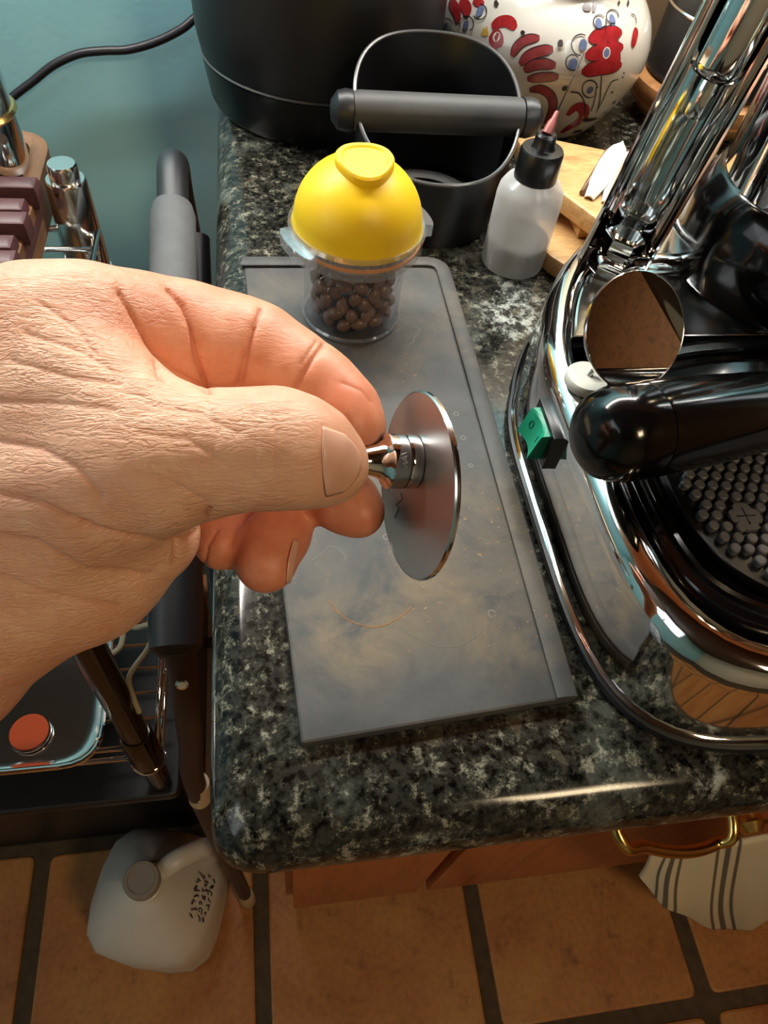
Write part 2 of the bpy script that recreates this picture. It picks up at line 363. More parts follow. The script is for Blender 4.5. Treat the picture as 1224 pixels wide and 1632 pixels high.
# ================================================================== THE SETTING
def struct(o): o['kind'] = 'structure'; return o
def sbox(name, lo, hi, mat, parent=None, bev=0.001):
    o = B().box(lo, hi, bev).build(name, mat, parent, loc=None if parent else (np.array(lo) + np.array(hi)) / 2)
    if parent is None: struct(o)
    return o
WY = 0.715
sbox('wall_back', (-1.7, WY, 0), (1.7, WY + 0.1, 2.4), 'teal_paint')
sbox('wall_left', (-1.8, -2.2, 0), (-1.7, WY + 0.1, 2.4), 'teal_paint')
sbox('wall_right', (1.7, -2.2, 0), (1.8, WY + 0.1, 2.4), 'ceiling_wood')
sbox('wall_front', (-1.8, -2.3, 0), (1.8, -2.2, 2.4), 'cream_paint')
sbox('ceiling', (-1.8, -2.3, 2.4), (1.8, WY + 0.1, 2.5), 'dark_beam')
sbox('trim_1', (0.20, WY - 0.012, ZC), (1.69, WY, 1.38), 'tan_tile')            # backsplash behind the jar and the canister
sbox('trim_2', (-0.75, 0.40, 1.56), (1.69, WY, 2.25), 'cherry')                  # boxed cupboard run over the counter
fl = sbox('floor', (-1.8, -2.3, -0.06), (1.8, WY + 0.1, -0.004), 'grout')
# clay floor tiles, one object each (mesh shared)
TS, TP = 0.290, 0.3115
tv = B().prism(rounded([(-TS / 2, -TS / 2), (TS / 2, -TS / 2), (TS / 2, TS / 2), (-TS / 2, TS / 2)], 0.012, 3), -0.012, 0.0, 0.004)
tile0 = tv.build('tile', 'terracotta'); tile0.parent = fl
flo = np.array(fl.location); first = True
for i in range(-3, 4):
    for j in range(-4, 3):
        x = 0.114 + i * TP; y = 0.1085 + j * TP
        if y - TS / 2 > WY or abs(x) > 1.6: continue
        o = tile0 if first else tile0.copy()
        if not first: COL.objects.link(o); o.parent = fl
        first = False
        o.location = Vector((x + random.uniform(-.0015, .0015), y + random.uniform(-.0015, .0015), random.uniform(-.0008, 0))) - Vector(flo)
        o.rotation_euler = (0, 0, random.choice((0, PI / 2, PI, -PI / 2)) + random.uniform(-.006, .006))

# ------------------------------------------------------------------ countertop, full bullnose on the left and the front
CL, CF, TH = -0.0285, 0.0475, 0.042
plan = rounded([(CL, CF), (1.62, CF), (1.62, WY - .001), (CL, WY - .001)], [0.022, 0, 0, 0], 8)
P = np.array(plan); rr = TH / 2
rings = []
for k in range(13):
    a = -PI / 2 + PI * k / 12
    ins = rr * (1 - math.cos(a)); z = ZC - rr + rr * math.sin(a)
    q = P.copy(); q[:, 0] = np.where(P[:, 0] < CL + 0.1, P[:, 0] + ins, P[:, 0]); q[:, 1] = np.where(P[:, 1] < CF + 0.1, P[:, 1] + ins, P[:, 1])
    rings.append([(x, y, z) for x, y in q])
ct = B().loft(rings).build('countertop', 'granite', loc=(0.4, 0.38, ZC - TH)); tag(ct, 'dark green speckled granite countertop with a rounded edge', 'countertop')

# ------------------------------------------------------------------ base cabinet under the counter
CY = 0.128
cab = thing('base_cabinet', 'reddish wooden base cabinet under the granite countertop', 'cabinet', (0.5, 0.4, 0))
B().box((-0.005, CY + 0.019, 0.10), (1.62, WY - .002, ZC - TH), 0.002).build('body', 'cherry', cab)
B().box((0.01, CY + 0.07, 0.0), (1.62, WY - .01, 0.10), 0.002).build('toe_kick', 'dark_void', cab)
xs = [(0.0, 0.17), (0.178, 0.56), (0.568, 1.0)]
for a, b in xs:
    d = B().box((a + .004, CY, 0.70), (b - .004, CY + .019, ZC - TH - 0.012), 0.004).build('drawer', 'cherry', cab)
    e = B().box((a + .004, CY, 0.115), (b - .004, CY + .019, 0.69), 0.004).build('door', 'cherry', cab)
# curved brass towel bar on the drawer front
rl = thing('towel_rail', 'curved brass rail mounted on the cabinet drawer', 'rail', (0.2, CY, 0.8))
p0, p1, pm = at_y(985, 1330, 0.062), at_y(1168, 1312, 0.064), at_y(1092, 1357, 0.050)
arc = catmull([(p0[0] - .004, CY + .001, p0[2] + .012), p0, at_y(1028, 1350, .056), at_y(1090, 1358, .053), at_y(1140, 1345, .056), p1, (p1[0] + .003, CY + .001, p1[2] + .012)], 7)
B().tube(arc, 0.0035, 10).build('bar', 'brass', rl)
for q in (arc[0], arc[-1]): B().lathe([(0.009, 0), (0.010, .002), (0.008, .004)], (q[0], CY, q[2]), 20, (0, -1, 0)).build('rosette', 'brass', rl)
kb = at_y(1197, 1318, 0.07)
kn = thing('drawer_knob', 'small brass knob beside the striped towel', 'knob', (kb[0], CY, kb[2]))
B().lathe([(0.004, 0), (0.004, .042), (0.009, .050), (0.010, .056), (0.006, .062)], (kb[0], CY, kb[2]), 20, (0, -1, 0)).build('pull', 'brass', kn)
B().lathe([(0.012, 0), (0.012, .002), (0.009, .003)], (kb[0], CY, kb[2]), 20, (0, -1, 0)).build('plate', 'brass', kn)

# ------------------------------------------------------------------ towel hanging in folds from the rail
nu, nv = 70, 36; V = []; Fc = []; UV = []
top_ = catmull([at_y(1040, 1362, .070), at_y(1120, 1350, .069), at_y(1224, 1336, .069), at_y(1330, 1320, .070)], 8)
hem_ = catmull([at_y(1020, 1398, .062), at_y(1062, 1442, .050), at_y(1128, 1482, .0375), at_y(1185, 1478, .0375), at_y(1250, 1462, .0380), at_y(1340, 1440, .039)], 8)
def along_(c_, u): q = u * (len(c_) - 1); k = min(int(q), len(c_) - 2); return c_[k] * (1 - q + k) + c_[k + 1] * (q - k)
for j in range(nv + 1):
    t_ = j / nv
    for i in range(nu + 1):
        u = i / nu; p = along_(top_, u) * (1 - t_) + along_(hem_, u) * t_
        y = p[1] + (math.sin(u * 13 + t_ * 3.0) * .0030 + math.sin(u * 29 + 1 - 2 * t_) * .0014) * (.3 + t_) - .004 * math.sin(PI * t_)
        V.append((p[0], y, p[2])); UV.append((u * 3.2 + .07 * math.sin(t_ * 4), t_, 0))
for j in range(nv):
    for i in range(nu): k = j * (nu + 1) + i; Fc.append((k, k + 1, k + nu + 2, k + nu + 1))
tw = mesh('towel', V, Fc, 'towel', loc=tuple(along_(hem_, .5))); tag(tw, 'cream kitchen towel with dark stripes hanging from the brass rail', 'towel')
at_ = tw.data.attributes.new('uvw', 'FLOAT_VECTOR', 'POINT'); at_.data.foreach_set('vector', np.array(UV, 'f').ravel())
md = tw.modifiers.new('thick', 'SOLIDIFY'); md.thickness = 0.0025

# ------------------------------------------------------------------ lamps outside the frame
lamp = B().lathe([(0.02, 0.0), (0.16, 0.0), (0.17, 0.02), (0.17, 0.05), (0.02, 0.06)], (0.75, -1.05, 2.335), 40).build('ceiling_fixture', 'lamp_shade', loc=(0.75, -1.05, 2.335))
lamp['kind'] = 'structure'
B().box((-0.65, 0.595, 1.542), (0.65, 0.645, 1.559), 0.003).build('trim_3', 'led_diffuser', loc=(0.1, 0.5, 1.55))['kind'] = 'structure'
wn = sbox('fill_pane', (-1.702, -0.85, 1.25), (-1.69, 0.15, 2.2), 'fill_glow')  # unseen glowing pane, added to match the fill lamp
for lo, hi in (((-1.705, -0.9, 1.2), (-1.67, 0.2, 1.25)), ((-1.705, -0.9, 2.2), (-1.67, 0.2, 2.25)), ((-1.705, -0.9, 1.25), (-1.67, -0.85, 2.2)), ((-1.705, 0.15, 1.25), (-1.67, 0.2, 2.2)), ((-1.705, -0.37, 1.25), (-1.675, -0.33, 2.2))):
    B().box(lo, hi, .002).build('fill_pane_frame', 'white_plastic', wn)  # bars around the added pane

# ================================================================== THE RUBBER MAT
MZ = ZC + 0.0065
fl_, fr_, br_, bl_ = at_z(480, 1186, MZ), at_z(921, 1110, MZ), at_z(712, 412, MZ), at_z(387, 412, MZ)
mat_poly = rounded([fl_[:2], fr_[:2], br_[:2], bl_[:2]], [0.0015, 0.002, 0.016, 0.004], 6)
mt = thing('tamping_mat', 'long dark grey rubber mat with a raised rim, dusted with coffee', 'mat', ((fl_ + br_) / 2)[:2].tolist() + [ZC])
B().prism(mat_poly, ZC + 0.0003, MZ, 0.0012).build('pad', 'mat_rubber', mt)
# raised rim strip: right side, round corner, back edge
def strip(pts, w, z0, z1):
    P_ = [np.array(p[:2]) for p in pts]; L = []; Rr = []
    for i in range(len(P_)):
        d = P_[min(i + 1, len(P_) - 1)] - P_[max(i - 1, 0)]; d /= np.linalg.norm(d); n = np.array((-d[1], d[0])); L.append(P_[i]); Rr.append(P_[i] + n * w)
    rings = []
    for a, b in zip(L, Rr):
        e = (b - a) * 0.12
        rings.append([(*a, z0), (*a, z1 - .0006), (*(a + e), z1), (*(b - e), z1), (*b, z1 - .0006), (*b, z0)])
    return B().loft(rings)
rim_path = [fr_ * .999 + fl_ * .001] + [np.append(p, MZ) for p in rounded([fr_[:2], br_[:2], bl_[:2]], [0, 0.016, 0], 8)[1:]]
rim_path = [p + np.array((-.0006, -.0004, 0)) for p in rim_path]
strip(rim_path, 0.0085, MZ - .001, MZ + 0.0022).build('rim', 'mat_rubber', mt)
# thin dried splash rings and scratches on the rubber
def ring_mark(px, py, rpx, a0=0, a1=2 * PI, w=0.0003, wob=0.0, mat='mat_mark', par=mt, z=MZ):
    c = at_z(px, py, z); r = rpx
    pts = [(c[0] + r * (1 + wob * math.sin(5 * a + px)) * math.cos(a), c[1] + r * (1 + wob * math.cos(4 * a)) * math.sin(a), z + .00012) for a in np.linspace(a0, a1, 26)]
    V = []; Fc = []
    for i, p in enumerate(pts):
        q = np.array(p[:2]) - c[:2]; q /= np.linalg.norm(q)
        V += [(p[0] - q[0] * w, p[1] - q[1] * w, p[2]), (p[0] + q[0] * w, p[1] + q[1] * w, p[2])]
    for i in range(len(pts) - 1): Fc.append((2 * i, 2 * i + 1, 2 * i + 3, 2 * i + 2))
    mesh('splash_mark', V, Fc, mat, par)
ring_mark(616, 856, .0014); ring_mark(488, 870, .0012); ring_mark(738, 698, .0012); ring_mark(785, 698, .0014); ring_mark(784, 978, .0016); ring_mark(750, 742, .001); ring_mark(727, 660, .0012)
ring_mark(635, 530, .011, -1.2, 1.9, .00022, .18); ring_mark(530, 905, .009, .5, 3.0, .0002, .25); ring_mark(590, 930, .020, 3.5, 5.6, .00022, .03, 'coffee_dust'); ring_mark(700, 940, .026, 4.0, 5.9, .00012, .03)

# ================================================================== BEAN CUP WITH YELLOW LID
CX, CYc = 0.0500, 0.3290; CZ = MZ + .0001
cup = thing('bean_cup', 'clear plastic cup of coffee beans with a yellow silicone dome lid', 'cup', (CX, CYc, CZ))
B().lathe([(0.0268, 0), (0.0275, .0012), (0.0268, .003), (0.0266, .034), (0.0272, .0425), (0.0258, .0425), (0.0252, .034), (0.0252, .0045), (0.001, .0040)], (CX, CYc, CZ), 64).build('cup_wall', 'clear_plastic', cup)
B().lathe([(0.0262, 0.0006), (0.0276, .0010), (0.0278, .0022), (0.0270, .0034)], (CX, CYc, CZ), 64, closed=True).build('foot_ring', 'thick_plastic', cup)
CUPZ = CZ; CZ = CZ + .004
cl_ = B().lathe([(0.0262, .0385), (0.0325, .0400), (0.0345, .0430), (0.0345, .0495), (0.0355, .0520), (0.0345, .0540), (0.0328, .0540), (0.0325, .0440), (0.0262, .0420)], (CX, CYc, CZ), 72, closed=True).build('collar', 'thick_plastic', cup)
for ang in (math.radians(208), math.radians(22)):      # the two lugs of the bayonet ring
    rings = []
    for k in range(11):
        a = ang + (k - 5) / 5 * 0.38; e = 1.0 if 0 < k < 10 else .9
        ri, ro, z0, z1 = .0342, .0342 + .0062 * e, .0445, .0525
        rings.append([(CX + r_ * math.cos(a), CYc + r_ * math.sin(a), CZ + z_) for r_, z_ in ((ri, z0), (ro, z0 + .001), (ro, z1 - .001), (ri, z1))])
    B().loft(rings).build('lug', 'thick_plastic', cl_)
B().lathe([(0.0325, .0455), (0.0335, .0460), (0.0335, .0472), (0.0325, .0477)], (CX, CYc, CZ), 64, closed=True).build('seal', 'orange_seal', cup)
dome = [(0.0322, .0500), (0.0336, .0506), (0.0340, .0522), (0.0334, .0540)] + [(0.0328 * math.cos(a), .0545 + .0315 * math.sin(a)) for a in np.linspace(0.05, PI / 2 - .02, 16)]
dl = B().lathe(dome, (CX, CYc, CZ), 64).build('dome_lid', 'yellow_silicone', cup)
# raised thumb pad with a wavy outline on the crown
pr = []; cz = CZ + .0545 + .0315
for z_, s_2 in ((-.006, .92), (-.001, 1.0), (.0016, 1.0), (.0026, .94), (.0026, .80), (.0018, .74), (.0018, .3)):
    ring_ = []
    for k in range(48):
        a = 2 * PI * k / 48; r_ = .0140 * (1 + .06 * math.cos(3 * a - PI / 2)) * s_2
        ring_.append((CX + .001 + r_ * math.cos(a), CYc - .003 + r_ * math.sin(a), cz + z_ - .0012 + .10 * r_ * math.sin(a)))
    pr.append(ring_)
B().loft(pr).build('crown_pad', 'yellow_silicone', dl)
# coffee beans: one mesh for all, each bean its own object
V = []; Fc = []; n1_, n2_ = 9, 12
for i in range(n1_ + 1):
    th = PI * i / n1_
    for k in range(n2_):
        ph = 2 * PI * k / n2_
        x, y, z = .0047 * math.cos(th), .0035 * math.sin(th) * math.cos(ph), .0032 * math.sin(th) * math.sin(ph)
        if z < 0:
            z *= .42
            if abs(y) < .0009 and 0 < i < n1_: z += .0007
        V.append((x, y, z))
for i in range(n1_):
    for k in range(n2_): q = (k + 1) % n2_; Fc.append((i * n2_ + k, i * n2_ + q, (i + 1) * n2_ + q, (i + 1) * n2_ + k))
CZ = CUPZ
bean0 = mesh('coffee_bean', V, Fc, 'bean'); spots = []
for ring_i, (rad, cnt) in enumerate(((0.0206, 13), (0.0126, 8), (0.0045, 3))):
    for lay in range(6):
        if ring_i and lay < 3: continue
        for k in range(cnt):
            a = 2 * PI * (k + .5 * (lay % 2) + random.uniform(-.14, .14)) / cnt
            spots.append((rad + random.uniform(-.0010, .0006), a, .0080 + lay * .0060 + random.uniform(-.0010, .0010) + (.0014 if ring_i else 0)))
for i, (r_, a, h) in enumerate(spots):
    o = bean0 if i == 0 else bean0.copy()
    if i: COL.objects.link(o)
    o.location = (CX + r_ * math.cos(a), CYc + r_ * math.sin(a), CZ + h)
    out = Vector((math.cos(a), math.sin(a), random.uniform(-.2, .5))); 
    if h > .036: out = Vector((random.uniform(-.5, .5), random.uniform(-.6, .3), 1))
    if random.random() < .28: out = -out
    q = out.to_track_quat('Z', 'X'); o.rotation_mode = 'QUATERNION'; o.rotation_quaternion = q @ Euler((0, 0, random.uniform(0, PI))).to_quaternion()
    s = random.uniform(.94, 1.12); o.scale = (s, s, s)
    tag(o, 'roasted brown coffee bean inside the clear cup', 'coffee bean', 'coffee beans in the clear cup')

# ================================================================== KNOCK BOX
KX, KY = 0.1125, 0.4455
kx = thing('knock_box', 'black knock box with a slanted open rim and a padded bar', 'knock box', (KX, KY, ZC))
def krim(a): # rim height: low in front, high at the back
    s = (1 + math.sin(a)) / 2
    return 0.046 + 0.043 * (s * s * (3 - 2 * s)) ** 0.9
def kr(h): return 0.0455 + 0.0105 * min(1, h / .10)
n = 96; ro, ri, rm = [], [], []
outer = [[] for _ in range(9)]; inner = [[] for _ in range(9)]
for k in range(n):
    a = 2 * PI * k / n; H = krim(a)
    for j in range(9):
        h = .0015 + (H - .0015) * j / 8; outer[j].append((KX + kr(h) * math.cos(a), KY + kr(h) * math.sin(a), ZC + h))
        h2 = .006 + (H - .006) * j / 8; inner[j].append((KX + (kr(h2) - .0022) * math.cos(a), KY + (kr(h2) - .0022) * math.sin(a), ZC + h2))
foot = [(KX + .043 * math.cos(2 * PI * k / n), KY + .043 * math.sin(2 * PI * k / n), ZC) for k in range(n)]
B().loft([foot] + outer + inner[::-1]).build('bin', 'black_satin', kx)
rimp = [(KX + (kr(krim(a)) - .0011) * math.cos(a), KY + (kr(krim(a)) - .0011) * math.sin(a), ZC + krim(a)) for a in np.linspace(0, 2 * PI, 97)]
B().tube(rimp, 0.0012, 8, False).build('rim_bead', 'rim_grey', kx)
B().lathe([(0.026, .0062), (0.036, .0062), (0.0365, .009), (0.034, .0105), (0.029, .0105), (0.026, .009)], (KX, KY, ZC), 48, closed=True).build('inner_ring', 'bar_rubber', kx)
b0, b1 = at_y(548, 186, KY), at_y(846, 178, KY); bz = (b0[2] + b1[2]) / 2 + .000
bar = B().lathe([(0.0105, .0), (0.0112, .004), (0.0112, .102), (0.0105, .106)], (KX - .053, KY, bz), 32, (1, 0, 0)).build('bar', 'bar_rubber', kx)
for sx in (-1, 1):
    B().lathe([(0.0112, -.001), (0.0117, .003), (0.0105, .008), (0.006, .0115), (0.0015, .0122)], (KX + sx * .0545, KY, bz), 28, (sx, 0, 0)).build('bar_end_knob', 'black_matte', bar)

# ================================================================== GRINDER
GX, GY = 0.0515, 0.601
gr = thing('coffee_grinder', 'large black cylindrical appliance at the back left of the counter', 'appliance', (GX, GY, ZC))
B().lathe([(0.076, 0), (0.081, .002), (0.083, .006), (0.0878, .034)], (GX, GY, ZC), 96).build('base', 'black_satin', gr)
B().lathe([(0.0878, .0345), (0.0886, .0355), (0.0878, .0365)], (GX, GY, ZC), 96).build('trim_ring', 'rim_grey', gr)
B().lathe([(0.0878, .037), (0.0905, .052), (0.0912, .07), (0.0912, .20), (0.088, .225), (0.076, .235)], (GX, GY, ZC), 96).build('body', 'black_matte', gr)
B().lathe([(0.070, .235), (0.072, .25), (0.060, .262), (0.02, .266)], (GX, GY, ZC), 64).build('lid', 'black_satin', gr)
# its cable hanging along the teal wall
pts = [at_y(x, y, WY - .012) for x, y in ((325, 20), (290, 46), (250, 66), (205, 79), (165, 81), (125, 86), (85, 104), (52, 130), (22, 153), (-20, 190), (-60, 240))]
cb = B().tube(catmull([(-0.02, 0.66, pts[0][2] + .01)] + pts, 8), 0.0035, 10).build('power_cable', 'cable_black', loc=pts[4]); tag(cb, 'black power cable hanging in front of the teal wall', 'cable')

# ================================================================== PAINTED CERAMIC JAR
JX, JY = 0.226, 0.603
jprof = [(0.050, 0), (0.057, .002), (0.0635, .010), (0.0725, .024), (0.0790, .038), (0.0820, .050), (0.0815, .062), (0.0770, .075), (0.0690, .086), (0.0600, .0935), (0.0535, .0975)]
pp = catmull([(a, b, 0) for a, b in jprof], 5); jfine = [(p[0], p[1]) for p in pp]
jar = thing('ceramic_jar', 'white glazed ceramic jar painted with a red rooster and flowers', 'jar', (JX, JY, ZC))
jb = B().lathe(jfine, (JX, JY, ZC), 96).build('body', 'ceramic', jar)
B().lathe([(0.0500, .0965), (0.0535, .0985), (0.0545, .102), (0.0530, .110), (0.056, .116), (0.056, .121), (0.050, .123), (0.046, .121), (0.046, .112), (0.0478, .100)], (JX, JY, ZC), 72, closed=True).build('neck', 'ceramic', jar)
zz = np.array([p[1] for p in jfine]); rrj = np.array([p[0] for p in jfine])
def jar_hit(px, py):
    r = ray(px, py); best = None
    for t_ in np.linspace(.42, .66, 1200):
        p = CAM + r * t_; h = p[2] - ZC
        if 0 <= h <= .0975 and math.hypot(p[0] - JX, p[1] - JY) < np.interp(h, zz, rrj): return math.atan2(p[1] - JY, p[0] - JX), h
    return None
lift = [0.00015]
def jp(th, h, e):
    r_ = np.interp(h, zz, rrj); dr = (np.interp(h + .001, zz, rrj) - np.interp(h - .001, zz, rrj)) / .002
    n_ = np.array((math.cos(th), math.sin(th), -dr)); n_ /= np.linalg.norm(n_)
    return np.array((JX + r_ * math.cos(th), JY + r_ * math.sin(th), ZC + h)) + n_ * e, n_
def stroke(pts, w, mat, name='brush_stroke', taper=0.6):
    """brush stroke on the jar; pts measured on an enlargement (origin 660,0, 3.06x)"""
    H_ = [jar_hit(660 + x / 3.06, y / 3.06) for x, y in pts]; H_ = [h for h in H_ if h]
    if len(H_) < 2: return
    C_ = catmull([(a, b, 0) for a, b in H_], 6); lift[0] += 0.00001; wm = w / 3.06 / 2.0 / 1000
    Pn = [jp(c_[0], c_[1], lift[0]) for c_ in C_]; V = []; Fc = []; m = len(Pn)
    for i, (p, n_) in enumerate(Pn):
        d = Pn[min(i + 1, m - 1)][0] - Pn[max(i - 1, 0)][0]; d /= max(np.linalg.norm(d), 1e-9); s = np.cross(n_, d)
        q = i / (m - 1); ww = wm / 2 * (1 - taper * (2 * q - 1) ** 4) 
        for e in (1, .5, 0, -.5, -1):
            q_ = p + s * ww * e; V.append(jp(math.atan2(q_[1] - JY, q_[0] - JX), q_[2] - ZC, lift[0])[0])
    for i in range(m - 1):
        for k in range(4): Fc.append((5 * i + k, 5 * i + k + 1, 5 * i + k + 6, 5 * i + k + 5))
    mesh(name, V, Fc, mat, jb)
def dot(x, y, r, mat):
    h = jar_hit(660 + x / 3.06, y / 3.06)
    if not h: return
    lift[0] += 0.00001; rm_ = r / 3.06 / 2.0 / 1000; c_ = jp(h[0], h[1], lift[0]); V = [c_[0]]; rj = np.interp(h[1], zz, rrj)
    for k in range(16):
        a = 2 * PI * k / 16; V.append(jp(h[0] + rm_ * math.cos(a) / rj, h[1] + rm_ * math.sin(a), lift[0])[0])
    mesh('paint_dot', V, [(0, 1 + k, 1 + (k + 1) % 16) for k in range(16)], mat, jb)
def arc(x, y, r, a0, a1, w=5): stroke([(x + r * math.cos(a), y + r * 1.1 * math.sin(a)) for a in np.linspace(a0, a1, 9)], w, 'paint_line', 'painted_line', 0.2)
for pts_, w_ in (([(478, 275), (505, 225), (550, 195), (612, 185)], 34), ([(515, 315), (560, 272), (620, 250), (678, 240)], 38), ([(535, 345), (580, 320), (630, 313), (690, 320)], 38), ([(552, 385), (610, 378), (655, 376), (705, 374)], 34), ([(562, 440), (620, 435), (668, 470), (675, 530), (640, 600)], 34)):
    stroke(pts_, w_ + 8, 'paint_line', 'painted_line'); stroke(pts_, w_, 'paint_rose')
stroke([(378, 130), (420, 108), (462, 108), (496, 140)], 46, 'paint_red'); stroke([(375, 165), (400, 190), (410, 235)], 62, 'paint_red'); dot(402, 180, 17, 'ceramic'); dot(402, 182, 9, 'paint_red')
for e in ((326, 165), (336, 140), (352, 130)): stroke([e, (360, 172)], 11, 'paint_yellow')
for pts_ in ([(848, 195), (930, 172), (1012, 158)], [(832, 272), (920, 255), (1018, 228)], [(815, 350), (910, 330), (1010, 318)], [(905, 175), (925, 260), (945, 355)], [(960, 165), (975, 250), (985, 345)]):
    stroke(pts_, 62, 'paint_line', 'painted_line', .75)
for pts_ in ([(848, 195), (930, 172), (1012, 158)], [(832, 272), (920, 255), (1018, 228)], [(815, 350), (910, 330), (1010, 318)], [(905, 175), (925, 260), (945, 355)], [(960, 165), (975, 250), (985, 345)]):
    stroke(pts_, 54, 'paint_red', taper=.75)
dot(937, 258, 20, 'ceramic'); dot(937, 258, 15, 'paint_blue')
stroke([(748, 560), (790, 520), (826, 530), (822, 575), (770, 610), (718, 645)], 50, 'paint_red'); stroke([(780, 625), (812, 600), (828, 560)], 12, 'paint_yellow')
stroke([(175, 5), (205, 50), (222, 105)], 44, 'paint_red'); stroke([(225, 5), (255, 40), (268, 78)], 46, 'paint_red'); stroke([(290, 5), (320, 20), (338, 30)], 30, 'paint_red')
stroke([(1062, 230), (1075, 180), (1082, 140)], 40, 'paint_red')
for x, y, r in ((898, 118, 16), (965, 100, 16), (822, 218, 18), (773, 312, 20), (856, 438, 16), (255, 122, 17), (322, 56, 18), (160, 128, 12)): dot(x, y, r, 'paint_blue')
arc(902, 112, 30, .6, 5.6); arc(966, 88, 30, 1.2, 6.4); arc(812, 222, 46, 1.6, 5.2); arc(772, 306, 34, .4, 5.6); arc(856, 432, 38, 1.0, 6.2); arc(258, 120, 34, 2.6, 7.4); arc(320, 62, 34, -1.5, 2.6); arc(160, 126, 30, 2.4, 6.2)
for pts_ in ([(932, 100), (934, 130), (930, 150)], [(910, 365), (908, 440), (895, 530)], [(992, 385), (960, 400), (930, 460), (885, 545)], [(762, 445), (805, 455), (830, 500), (832, 560)], [(885, 420), (880, 480), (862, 540)], [(598, 590), (612, 612), (640, 618), (660, 590)], [(1055, 75), (1075, 85), (1082, 120)]): stroke(pts_, 5, 'paint_line', 'painted_line', .2)
for pts_, w_ in (([(822, 575), (850, 580), (892, 573)], 24), ([(778, 640), (800, 634), (818, 634)], 20), ([(820, 48), (845, 45), (862, 45)], 34), ([(872, 70), (880, 35), (890, 8)], 18), ([(520, 158), (530, 166), (538, 170)], 16), ([(720, 432), (735, 428), (748, 426)], 18), ([(698, 215), (712, 216), (724, 214)], 26), ([(395, 10), (398, 24), (410, 34)], 16), ([(960, 452), (968, 440)], 12), ([(972, 502), (978, 488)], 18), ([(925, 552), (940, 538)], 16), ([(1000, 15), (998, 35)], 10), ([(1045, 12), (1042, 40)], 10), ([(770, 668), (762, 672)], 14), ([(552, 622), (562, 630)], 14)): stroke(pts_, w_, 'paint_dark', taper=.7)
# ================================================================== NEEDLE BOTTLE
BX, BY = 0.1615, 0.3868
bt = thing('needle_bottle', 'small translucent squeeze bottle with a black cap and long needle', 'bottle', (BX, BY, ZC))
B().lathe([(0.001, .0008), (0.017, 0), (0.0195, .0015), (0.0200, .004), (0.0200, .046), (0.0192, .051), (0.0165, .0555), (0.0115, .0585), (0.0100, .0610), (0.001, .0610)], (BX, BY, ZC), 56).build('bottle_body', 'bottle_plastic', bt)
B().lathe([(0.001, .0036), (0.0180, .0036), (0.0189, .006), (0.0189, .0205), (0.001, .0205)], (BX, BY, ZC), 48).build('liquid', 'bottle_liquid', bt)
cp = B().lathe([(0.0125, .0575), (0.0128, .0585), (0.0126, .0735), (0.0118, .0750), (0.0070, .0755), (0.0062, .0765), (0.0060, .0825), (0.0050, .0835), (0.001, .0835)], (BX, BY, ZC), 40).build('cap', 'black_satin', bt)
for k in range(0): pass
nb = np.array((BX, BY, ZC + .0830)); tip = at_d(931, 84, np.dot(np.linalg.inv(R) @ (nb - CAM), (0, 0, 1)) - .012)
dr = (tip - nb) / np.linalg.norm(tip - nb)
hub = B().lathe([(0.0032, 0), (0.0030, .002), (0.0026, .006), (0.0016, .008), (0.0012, .012), (0.0008, .0125)], nb, 20, dr).build('needle_hub', 'pink_hub', bt)
B().tube([nb + dr * .010, tip], 0.00042, 8).build('needle', 'engraving_dark', hub)

# ================================================================== OAK BOARDS
def board(name, label, pxs, z0, z1, rad):
    poly = rounded([at_z(x, y, z1)[:2] for x, y in pxs], rad, 7); c_ = np.mean(poly, 0)
    o = B().prism(poly, z0, z1, 0.0025).build(name, 'oak', loc=(c_[0], c_[1], z0)); return tag(o, label, 'board', 'oak boards behind the bottle')
board('serving_board', 'lower oak board lying on the granite behind the needle bottle', ((832, 262), (1045, 322), (1010, 438), (926, 437), (868, 402)), ZC + .0002, ZC + .013, [.01, .01, .01, .02, .02])
for k, (x, y) in enumerate(((850, 285), (935, 395))): pass
ubz = ZC + .034
ub = board('serving_board', 'upper oak board holding the white scrapers', ((812, 206), (1000, 244), (1050, 300), (1010, 372), (964, 358), (872, 290)), ubz - .013, ubz, [.012, .01, .01, .012, .03, .03])
tag(B().box((0.205, 0.395, ZC + .0132), (0.235, 0.455, ubz - .0132), .002).build('wooden_block', 'oak', loc=(.22, .42, ZC + .0132)), 'wooden spacer block between the two oak boards', 'block')
def petal(px0, py0, px1, py1, w, lab, z0, z1):
    a, b = at_z(px0, py0, z0), at_z(px1, py1, z1); d = b - a; L = np.linalg.norm(d); d /= L; s = np.cross((0, 0, 1.0), d); s /= np.linalg.norm(s); up = np.cross(d, s); rings = []
    for k in range(15):
        q = k / 14; ww = w * (0.50 + 0.95 * math.sin(min(1, q * 1.15) * PI * .62) - .45 * q) * (1 if q < .8 else max(.06, math.sqrt(max(0, 1 - ((q - .8) / .2) ** 2))))
        row = []
        for j in range(9):
            e = -1 + 2 * j / 8; row.append(a + d * L * q + s * ww * e + up * (.0010 + .0018 * (1 - e * e)))
        for j in range(8, -1, -1):
            e = -1 + 2 * j / 8; row.append(a + d * L * q + s * ww * e + up * (.0018 * (1 - e * e)))
        rings.append(row)
    tag(B().loft(rings).build('scraper', 'white_plastic', loc=a), lab, 'scraper', 'white scrapers on the oak board')
petal(938, 318, 991, 230, .0062, 'white petal-shaped scraper, the left and longer one on the oak board', ubz + .0002, ubz + .010)
petal(966, 326, 1008, 243, .0066, 'white petal-shaped scraper tucked behind another by the chrome column', ubz + .0002, ubz + .006)
a, b = at_z(926, 312, ubz), at_z(966, 246, ubz)
